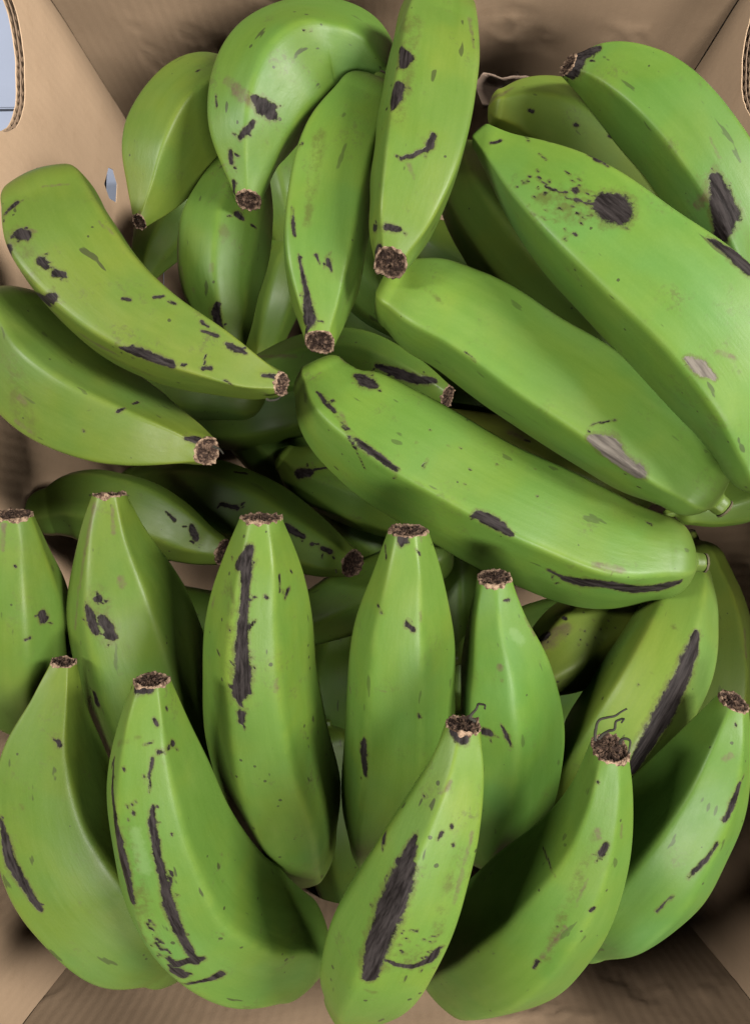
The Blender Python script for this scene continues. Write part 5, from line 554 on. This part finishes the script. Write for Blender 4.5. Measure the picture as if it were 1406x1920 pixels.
{'label': 'front plantain with a broad black gash down its middle and one curled thread', 'ctrl': [[286,-737,2330,78],[262,-898,2306,127],[201,-1122,2234,189],[110,-1392,2128,244],[-6,-1695,1979,277],[-112,-1997,1800,247],[-191,-2246,1620,167]], 'start': 'cut', 'end': 'tip', 'res': (210,128), 'slant': 0.1, 'ridges': [14,62,-55], 'seed': 36, 'yel': 0.35, 'val': 1.1, 'speck': 0.97, 'scars': [('dark',[[248,-748,2398,28.4],[278,-775,2408,25.9]]),('brown',[[187,-989,2428,6.6],[211,-964,2433,13.2],[228,-935,2432,6.6]]),('dark',[[82,-1175,2384,11.6],[60,-1245,2379,29.1],[43,-1301,2375,40.8],[25,-1357,2368,52.5],[8,-1404,2359,55.6],[-10,-1453,2347,58.8],[-28,-1503,2333,62.0],[-43,-1553,2319,59.3],[-58,-1605,2301,56.6],[-73,-1660,2281,54.0],[-85,-1717,2258,47.3],[-98,-1777,2231,40.6],[-112,-1841,2199,33.8]]),('dark',[[10,-1290,2348,14.7],[54,-1298,2381,34.9]]),('dark',[[-44,-1209,2278,11.6],[-50,-1240,2286,11.5]]),('dark',[[190,-1147,2407,8.9],[173,-1181,2404,6.7]]),('dark',[[231,-1123,2404,8.9],[234,-1132,2401,8.9]]),('dark',[[235,-1204,2385,6.7],[237,-1214,2382,6.7]]),('brown',[[319,-1159,2372,11.2],[304,-1216,2363,10.1],[290,-1275,2352,9.0],[279,-1322,2342,10.2],[269,-1370,2331,11.4],[257,-1425,2317,11.4],[244,-1481,2303,11.5]]),('dark',[[-47,-1739,2246,7.0],[-1,-1772,2225,11.7],[56,-1790,2207,11.8],[114,-1784,2200,9.5]]),('dark',[[68,-1801,2199,11.8],[108,-1781,2202,16.6],[148,-1763,2205,21.3],[192,-1701,2227,14.1]]),('olive',[[-129,-1919,2153,9.6],[-95,-1946,2133,19.3]]),('olive',[[108,-1353,2375,13.4],[126,-1359,2370,11.2]]),('dark',[[116,-1015,2379,5.6],[118,-1016,2381,5.6]]),('olive',[[217,-1238,2381,4.2],[191,-1283,2376,4.3]]),('dark',[[141,-1659,2259,4.4],[159,-1667,2251,4.4]]),('dark',[[169,-1659,2253,5.6],[174,-1657,2252,5.6]]),('dark',[[115,-1642,2271,5.2],[121,-1647,2268,5.2]]),('dark',[[111,-1746,2221,4.5],[116,-1749,2218,4.5]]),('dark',[[90,-1591,2298,4.4],[98,-1592,2296,4.4]]),('dark',[[20,-1583,2310,4.3],[38,-1587,2306,4.4]]),('dark',[[92,-1671,2261,4.4],[98,-1673,2260,4.4]]),('dark',[[122,-1745,2219,4.5],[134,-1739,2220,4.5]]),('dark',[[14,-1667,2273,4.4],[25,-1666,2273,4.4]]),('dark',[[138,-1711,2234,4.4],[155,-1714,2229,4.5]]),('dark',[[178,-1628,2265,4.4],[184,-1630,2262,4.4]]),('dark',[[169,-1732,2217,4.5],[178,-1737,2212,4.5]]),('dark',[[59,-1593,2301,4.4],[69,-1591,2301,4.4]]),('dark',[[23,-1696,2259,4.4],[28,-1699,2257,4.4]]),('dark',[[85,-1597,2296,4.7],[95,-1599,2293,4.7]]),('dark',[[124,-1740,2221,4.5],[138,-1736,2221,4.5]]),('dark',[[101,-1723,2234,4.7],[114,-1716,2236,4.7]]),('dark',[[152,-1632,2268,4.4],[168,-1634,2264,4.4]]),('dark',[[23,-1605,2300,4.4],[31,-1602,2301,4.4]]),('dark',[[23,-1707,2254,4.4],[35,-1713,2249,4.4]]),('dark',[[36,-1637,2285,4.4],[52,-1631,2286,4.4]]),('dark',[[57,-1651,2276,4.4],[66,-1653,2274,4.4]]),('olive',[[-115,-1774,2232,70.3],[-73,-1764,2236,68.6],[-31,-1756,2236,67.1],[10,-1749,2235,65.6],[52,-1742,2233,64.0],[94,-1736,2229,62.5],[136,-1730,2224,61.1]]),('olive',[[262,-1247,2367,31.4],[252,-1291,2359,32.1],[241,-1336,2349,32.8],[231,-1381,2339,33.4],[220,-1427,2327,34.1],[210,-1473,2315,34.8],[200,-1520,2302,35.5],[189,-1568,2286,36.3],[179,-1619,2268,37.1]]),('dark',[[278,-754,2405,5.5],[274,-754,2405,4.1]]),('dark',[[250,-781,2409,4.6],[249,-784,2409,4.2]]),('dark',[[299,-757,2401,4.2],[307,-757,2399,4.2]]),('dark',[[284,-760,2405,4.2],[300,-768,2402,4.2]]),('dark',[[246,-786,2409,4.2],[241,-785,2406,4.2]]),('olive',[[248,-748,2398,37.2],[278,-775,2408,34.4]]),('dark',[[-67,-1463,2300,5.4],[-69,-1459,2298,4.4]]),('dark',[[89,-1216,2395,5.5],[94,-1205,2397,4.2]]),('dark',[[32,-1539,2326,5.5],[35,-1533,2328,4.3]]),('dark',[[-94,-1507,2277,4.4],[-103,-1503,2269,4.4]]),('dark',[[91,-1156,2387,5.5],[94,-1149,2388,4.2]]),('dark',[[78,-1271,2392,5.4],[84,-1283,2393,4.2]]),('dark',[[-14,-1328,2334,5.4],[-17,-1327,2332,4.3]]),('dark',[[-70,-1847,2193,4.5],[-69,-1842,2195,4.5]]),('dark',[[-33,-1364,2322,5.6],[-40,-1376,2318,4.3]]),('olive',[[82,-1175,2384,17.9],[60,-1245,2379,38.0],[43,-1301,2375,51.5],[25,-1357,2368,65.1],[8,-1404,2359,68.7],[-10,-1453,2347,72.3],[-28,-1503,2333,76.1],[-43,-1553,2319,73.0],[-58,-1605,2301,70.0],[-73,-1660,2281,66.9],[-85,-1717,2258,59.3],[-98,-1777,2231,51.6],[-112,-1841,2199,43.8]]),('brown',[[42,-1263,2369,4.3],[47,-1272,2373,4.3]]),('dark',[[39,-1340,2375,4.3],[45,-1354,2378,4.3]]),('brown',[[35,-1268,2364,4.3],[33,-1266,2362,4.3]]),('dark',[[96,-1294,2391,4.2],[98,-1313,2387,4.2]]),('brown',[[33,-1282,2365,4.3],[28,-1294,2363,4.3]]),('brown',[[84,-1263,2394,4.2],[95,-1250,2398,4.2]]),('olive',[[10,-1290,2348,21.5],[54,-1298,2381,44.7]]),('dark',[[-44,-1228,2289,4.4],[-45,-1244,2293,4.4]]),('dark',[[-52,-1261,2290,5.3],[-52,-1268,2291,4.4]]),('brown',[[-26,-1215,2304,4.4],[-15,-1221,2315,4.3]]),('olive',[[-44,-1209,2278,21.9],[-50,-1240,2286,21.9]]),('dark',[[115,-1814,2182,4.5],[108,-1832,2173,4.5]]),('dark',[[-59,-1755,2240,5.9],[-67,-1754,2241,4.4]]),('dark',[[80,-1796,2199,4.5],[85,-1797,2198,4.5]]),('olive',[[-47,-1739,2246,15.2],[-1,-1772,2225,22.3],[56,-1790,2207,22.4],[114,-1784,2200,18.9]]),('brown',[[184,-1772,2191,4.5],[179,-1776,2190,4.5]]),('brown',[[192,-1737,2208,4.7],[192,-1756,2197,4.5]]),('brown',[[167,-1710,2229,4.5],[152,-1715,2229,4.5]]),('dark',[[167,-1810,2173,4.5],[172,-1823,2163,4.5]]),('dark',[[168,-1711,2228,4.6],[165,-1712,2228,4.5]]),('olive',[[68,-1801,2199,22.5],[108,-1781,2202,29.6],[148,-1763,2205,36.6],[192,-1701,2227,25.8]])], 'threads': [[[331,-710,2370],[311,-690,2392],[333,-657,2414],[341,-626,2436],[358,-626,2458],[360,-638,2480]]]},
{'label': 'front right curved plantain with dried black threads sprouting from its stem', 'ctrl': [[929,-863,2200,81],[919,-1059,2128,123],[882,-1355,1962,199],[770,-1720,1694,288],[610,-2107,1333,326],[433,-2477,900,283]], 'start': 'cut', 'end': 'tip', 'res': (210,128), 'slant': 0.25, 'ridges': [-18,-65,38], 'seed': 37, 'yel': 0.22, 'val': 1.0, 'speck': 0.63, 'scars': [('brown',[[868,-1205,2204,14.2],[883,-1241,2198,11.8]]),('dark',[[896,-1316,2179,18.6],[909,-1276,2194,15.4]]),('dark',[[690,-1386,1938,5.1],[696,-1412,2005,7.5],[703,-1432,2053,5.6],[714,-1461,2079,4.7]]),('brown',[[847,-1439,2132,4.8],[825,-1514,2103,9.7],[803,-1593,2072,7.4]]),('brown',[[775,-1705,2025,10.0],[749,-1758,1994,12.6],[723,-1814,1960,15.2],[685,-1906,1901,12.9]]),('dark',[[671,-1934,1881,10.4],[656,-1983,1851,7.9]]),('brown',[[974,-1179,2210,9.4],[978,-1244,2186,9.5]]),('dark',[[864,-991,2245,7.0],[867,-996,2245,7.0]]),('dark',[[872,-1606,2083,9.8],[880,-1594,2087,9.8]]),('olive',[[873,-1217,2202,23.6],[860,-1262,2187,24.1],[847,-1307,2170,24.6],[835,-1353,2153,25.0],[822,-1399,2136,25.5],[809,-1446,2119,26.0],[796,-1494,2101,26.5],[783,-1542,2082,27.0],[770,-1592,2062,27.5],[757,-1642,2040,28.0],[745,-1694,2017,28.6],[732,-1747,1992,29.1],[720,-1802,1964,29.7],[709,-1859,1934,30.3],[697,-1918,1901,31.0]]),('dark',[[891,-1345,2170,4.6],[895,-1334,2174,4.5]]),('dark',[[882,-1341,2169,5.0],[871,-1359,2161,4.6]]),('dark',[[871,-1323,2172,4.5],[859,-1327,2167,4.5]]),('dark',[[906,-1302,2186,4.5],[893,-1295,2185,4.5]]),('olive',[[896,-1316,2179,26.2],[909,-1276,2194,22.5]])], 'threads': [[[859,-817,2240],[854,-760,2262],[876,-717,2284],[919,-701,2306],[968,-665,2328]],[[873,-808,2240],[908,-773,2262],[929,-761,2284],[927,-720,2306],[957,-706,2328],[939,-719,2350]],[[963,-826,2240],[962,-809,2262],[991,-807,2284],[979,-853,2306]]]},
{'label': 'outermost curved plantain by the near right wall, stem end at the wall', 'ctrl': [[1629,-733,1830,71],[1569,-932,1787,149],[1489,-1191,1698,229],[1358,-1507,1556,289],[1206,-1823,1363,297],[1084,-2063,1160,231]], 'start': 'cut', 'end': 'tip', 'res': (210,128), 'slant': 0.35, 'ridges': [30,-25,-70], 'seed': 38, 'yel': 0.15, 'val': 0.95, 'speck': 0.74, 'scars': [('brown',[[1541,-976,1926,17.9],[1566,-961,1926,20.5]]),('dark',[[1609,-1095,1920,13.4],[1590,-1143,1923,16.7],[1572,-1193,1921,20.0],[1540,-1270,1912,10.0]]),('dark',[[1515,-1376,1890,7.8],[1487,-1423,1881,10.4],[1459,-1470,1871,13.0],[1425,-1512,1860,11.8],[1392,-1555,1848,10.5]]),('dark',[[1604,-823,1904,7.7],[1605,-832,1906,7.7]]),('dark',[[1330,-1661,1806,8.0],[1300,-1711,1781,8.0],[1271,-1763,1751,8.1]]),('dark',[[1524,-1259,1913,4.9],[1529,-1248,1915,4.9]]),('dark',[[1623,-1077,1913,4.9],[1639,-1060,1902,4.9]]),('dark',[[1555,-1216,1919,4.9],[1554,-1219,1919,4.9]]),('brown',[[1598,-1114,1924,4.9],[1584,-1096,1929,4.9]]),('olive',[[1609,-1095,1920,20.5],[1590,-1143,1923,24.4],[1572,-1193,1921,28.2],[1540,-1270,1912,16.7]]),('brown',[[1505,-1393,1887,6.0],[1495,-1411,1883,4.9]]),('dark',[[1413,-1550,1851,6.3],[1399,-1545,1851,5.0]]),('dark',[[1479,-1454,1874,4.9],[1471,-1441,1877,4.9]]),('olive',[[1515,-1376,1890,16.8],[1487,-1423,1881,20.8],[1459,-1470,1871,24.7],[1425,-1512,1860,22.9],[1392,-1555,1848,21.0]])], 'threads': []},
{'label': 'bright plantain standing near the right wall with a wide black stripe along its ridge', 'ctrl': [[1015,-1383,1110,158],[1097,-1232,1210,240],[1256,-934,1340,275],[1428,-640,1360,268],[1600,-362,1210,210],[1742,-175,960,150]], 'start': 'round', 'end': 'tip', 'res': (210,128), 'slant': 0.45, 'ridges': [5,-45,55], 'seed': 39, 'yel': 0.5, 'val': 1.15, 'speck': 0.82, 'scars': [('dark',[[1569,-437,1558,22.1],[1531,-520,1601,40.0],[1501,-571,1622,43.4],[1474,-623,1636,46.9],[1449,-676,1644,50.4],[1420,-729,1648,53.9],[1392,-782,1649,57.5],[1366,-837,1644,61.2],[1336,-892,1637,57.7],[1307,-949,1626,54.2],[1280,-1007,1610,50.8],[1248,-1073,1589,43.8],[1218,-1142,1561,36.8]]),('olive',[[1454,-407,1537,17.1],[1467,-417,1546,11.4]]),('dark',[[1245,-694,1609,5.6],[1248,-697,1610,5.6]]),('olive',[[1313,-628,1614,11.2],[1331,-637,1622,11.1]]),('brown',[[1238,-957,1627,5.3],[1237,-936,1629,5.3]]),('dark',[[1446,-618,1640,6.0],[1434,-624,1641,5.3]]),('brown',[[1603,-417,1532,6.8],[1587,-422,1543,5.4]]),('dark',[[1323,-893,1640,5.3],[1326,-891,1640,5.3]]),('brown',[[1602,-456,1544,5.4],[1615,-446,1532,5.4]]),('brown',[[1206,-1192,1535,5.4],[1201,-1216,1521,5.4]]),('dark',[[1173,-1155,1563,6.6],[1179,-1151,1564,5.4]]),('olive',[[1569,-437,1558,31.1],[1531,-520,1601,51.8],[1501,-571,1622,55.7],[1474,-623,1636,59.6],[1449,-676,1644,63.7],[1420,-729,1648,67.7],[1392,-782,1649,71.9],[1366,-837,1644,76.1],[1336,-892,1637,72.1],[1307,-949,1626,68.1],[1280,-1007,1610,64.2],[1248,-1073,1589,56.2],[1218,-1142,1561,48.1]])], 'threads': []},
{'label': 'yellow green plantain with a rubbed brown patch, beneath the long central one', 'ctrl': [[808,-751,1103,139],[943,-659,1053,224],[1180,-516,933,269],[1455,-371,723,227]], 'start': 'round', 'end': 'tip', 'res': (210,128), 'slant': 0.45, 'ridges': [10,-50], 'seed': 40, 'yel': 0.8, 'val': 1.1, 'speck': 0.97, 'scars': [('brown',[[811,-565,1179,37.2],[884,-502,1197,68.0],[932,-476,1200,52.5],[981,-450,1198,37.1]]),('dark',[[817,-539,1146,25.0],[872,-489,1182,24.8]]),('dark',[[969,-393,1160,12.5],[982,-398,1169,12.4]]),('dark',[[1169,-512,1224,5.8],[1169,-512,1224,5.8]]),('dark',[[1056,-460,1208,5.9],[1056,-460,1208,5.9]]),('dark',[[1212,-447,1181,6.6],[1212,-447,1181,6.6]]),('dark',[[1246,-391,1139,6.0],[1246,-391,1139,6.0]]),('dark',[[1264,-451,1173,5.9],[1264,-451,1173,5.9]]),('dark',[[1135,-501,1224,6.5],[1135,-501,1224,6.5]]),('dark',[[1152,-536,1238,5.8],[1152,-536,1238,5.8]]),('dark',[[1052,-509,1232,5.8],[1052,-509,1232,5.8]]),('dark',[[1036,-537,1243,5.8],[1036,-537,1243,5.8]]),('dark',[[1177,-453,1190,6.4],[1177,-453,1190,6.4]]),('dark',[[1139,-407,1168,5.9],[1139,-407,1168,5.9]]),('dark',[[1081,-466,1210,5.9],[1081,-466,1210,5.9]]),('dark',[[1230,-412,1155,5.9],[1230,-412,1155,5.9]]),('dark',[[1083,-537,1245,6.1],[1083,-537,1245,6.1]]),('dark',[[809,-518,1038,6.1],[813,-509,1019,6.0]]),('brown',[[852,-532,1195,5.9],[868,-539,1205,5.9]]),('dark',[[790,-548,1054,6.1],[784,-552,1038,6.0]]),('dark',[[871,-529,1202,5.9],[866,-530,1201,5.9]]),('olive',[[817,-539,1146,43.8],[872,-489,1182,43.4]])], 'threads': []},
{'label': 'deep green plantain glimpsed behind the one with the wide black stripe', 'ctrl': [[1201,-1458,-589,158],[1375,-1245,-589,219],[1678,-945,-589,245],[1995,-649,-631,203]], 'start': 'round', 'end': 'tip', 'res': (110,64), 'slant': 0.45, 'ridges': [10,-60], 'seed': 41, 'yel': 0.3, 'val': 1.0, 'speck': 0.77, 'scars': [], 'threads': []},
{'label': 'dull yellowish plantain in shade between the striped one and the right wall', 'ctrl': [[1948,-1220,780,136],[2013,-963,755,198],[2031,-636,730,212],[2023,-372,685,194],[1967,-102,630,161]], 'start': 'round', 'end': 'tip', 'res': (210,128), 'slant': 0.45, 'ridges': [20], 'seed': 42, 'yel': 0.7, 'val': 1.0, 'speck': 0.47, 'scars': [('brown',[[2124,-485,895,16.5],[2114,-562,922,14.8],[2109,-639,939,13.1]])], 'threads': []},
{'label': 'filler plantain in the gap between the squat bruised one and the pale one', 'ctrl': [[-1111,3799,-740,180],[-991,3417,-740,287],[-896,3037,-740,296],[-834,2690,-810,227]], 'start': 'round', 'end': 'tip', 'res': (110,64), 'slant': 0.45, 'ridges': [10,-60], 'seed': 43, 'yel': 0.4, 'val': 1.0, 'speck': 0.59, 'scars': [], 'threads': []},  # from here on: filler fruit added under the heap so gaps look dark
{'label': 'filler plantain in the dark gap right of the pale one below the upright slanted cut', 'ctrl': [[-584,2744,-620,176],[-380,2467,-620,273],[-133,2168,-620,282],[182,1892,-690,223]], 'start': 'round', 'end': 'tip', 'res': (110,64), 'slant': 0.45, 'ridges': [10,-60], 'seed': 44, 'yel': 0.3, 'val': 1.0, 'speck': 0.87, 'scars': [], 'threads': []},
{'label': 'filler plantain in the dark pit left of the blunt dark end', 'ctrl': [[-1398,1117,-900,203],[-1021,834,-900,304],[-647,461,-900,322],[-233,93,-970,242]], 'start': 'round', 'end': 'tip', 'res': (110,64), 'slant': 0.45, 'ridges': [10,-60], 'seed': 45, 'yel': 0.3, 'val': 1.0, 'speck': 0.83, 'scars': [], 'threads': []},
{'label': 'filler plantain in the black gap between the two tallest upright stems', 'ctrl': [[-614,-854,-1960,215],[-640,-1171,-1960,322],[-665,-1593,-1960,333],[-632,-1977,-2030,282]], 'start': 'round', 'end': 'tip', 'res': (110,64), 'slant': 0.45, 'ridges': [10,-60], 'seed': 46, 'yel': 0.3, 'val': 1.0, 'speck': 0.9, 'scars': [], 'threads': []},
{'label': 'filler plantain at the bottom of the black gap behind the front gashed one', 'ctrl': [[-632,-1864,-1600,225],[-595,-2261,-1600,347],[-503,-2752,-1600,368],[-405,-3272,-1670,279]], 'start': 'round', 'end': 'tip', 'res': (110,64), 'slant': 0.45, 'ridges': [10,-60], 'seed': 47, 'yel': 0.4, 'val': 1.0, 'speck': 0.81, 'scars': [], 'threads': []},
{'label': 'filler plantain between the blotched yellowish one and the olive one at left', 'ctrl': [[-2358,1455,-340,168],[-2011,1388,-340,260],[-1579,1321,-340,277],[-1249,1248,-410,212]], 'start': 'round', 'end': 'tip', 'res': (110,64), 'slant': 0.45, 'ridges': [10,-60], 'seed': 48, 'yel': 0.5, 'val': 1.0, 'speck': 0.76, 'scars': [], 'threads': []},
{'label': 'filler plantain in the dark wedge between the gashed one and the threaded one', 'ctrl': [[618,-1591,-760,198],[792,-1937,-760,306],[964,-2324,-760,324],[1104,-2739,-830,246]], 'start': 'round', 'end': 'tip', 'res': (110,64), 'slant': 0.45, 'ridges': [10,-60], 'seed': 49, 'yel': 0.3, 'val': 1.0, 'speck': 0.78, 'scars': [], 'threads': []},
{'label': 'filler plantain in the dark wedge right of the front left streaked one', 'ctrl': [[-1836,-1432,-760,207],[-1651,-1827,-760,324],[-1483,-2288,-830,346],[-1312,-2755,-900,258]], 'start': 'round', 'end': 'tip', 'res': (110,64), 'slant': 0.45, 'ridges': [10,-60], 'seed': 50, 'yel': 0.3, 'val': 1.0, 'speck': 0.86, 'scars': [], 'threads': []}]
for seed, it in enumerate(DATA):
    ctrl = np.array(it['ctrl'], float)/1e4
    nl, na = it['res']
    org = ctrl[:, :3].mean(0)
    V, rest, ridge, s, C, T, N, B, r = plantain_surface(ctrl, it['start'], it['end'], fill_ridges(it['ridges']), it['seed'], nl, na, it['slant'])
    P = V.reshape(-1, 3)
    marks = mark_fields(P, it['scars'])
    F = ring_faces(nl, na)
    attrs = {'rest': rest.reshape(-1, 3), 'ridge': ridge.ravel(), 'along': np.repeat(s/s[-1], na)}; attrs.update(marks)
    o = mesh_obj('plantain', P - org, F[:, ::-1], SKIN, None, True, attrs)
    o.location = org
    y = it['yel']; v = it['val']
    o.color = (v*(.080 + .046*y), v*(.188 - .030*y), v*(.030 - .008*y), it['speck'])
    o['label'] = it['label']; o['category'] = 'plantain'; o['group'] = 'green plantains heaped in the cardboard box'
    if it['start'] == 'cut':
        stem_end(o, C[0] - org, T[0], N[0], B[0], r[0], V[0] - org, it['seed'], 0)
    # blossom end: a small dark dried tip
    k = nl - 6
    tip = [C[-1] - org + T[-1]*q for q in (-.0012, -.0002, .0006, .0010)]
    tube('blossom_tip', tip, [r[-4]*1.0 + .0001, r[-4]*1.02 + .0001, r[-4]*.7, .0004], TIPM, o, 10)
    for line in it['threads']:
        L = spline(np.c_[np.array(line, float)/1e4, np.zeros(len(line))], 26)[:, :3]
        wig = np.array([noise.noise_vector(Vector(p_)*260) for p_ in L])*.0006
        tube('dried_thread', L + wig - org, np.linspace(.00075, .0004, 26), THREAD, o, 6)
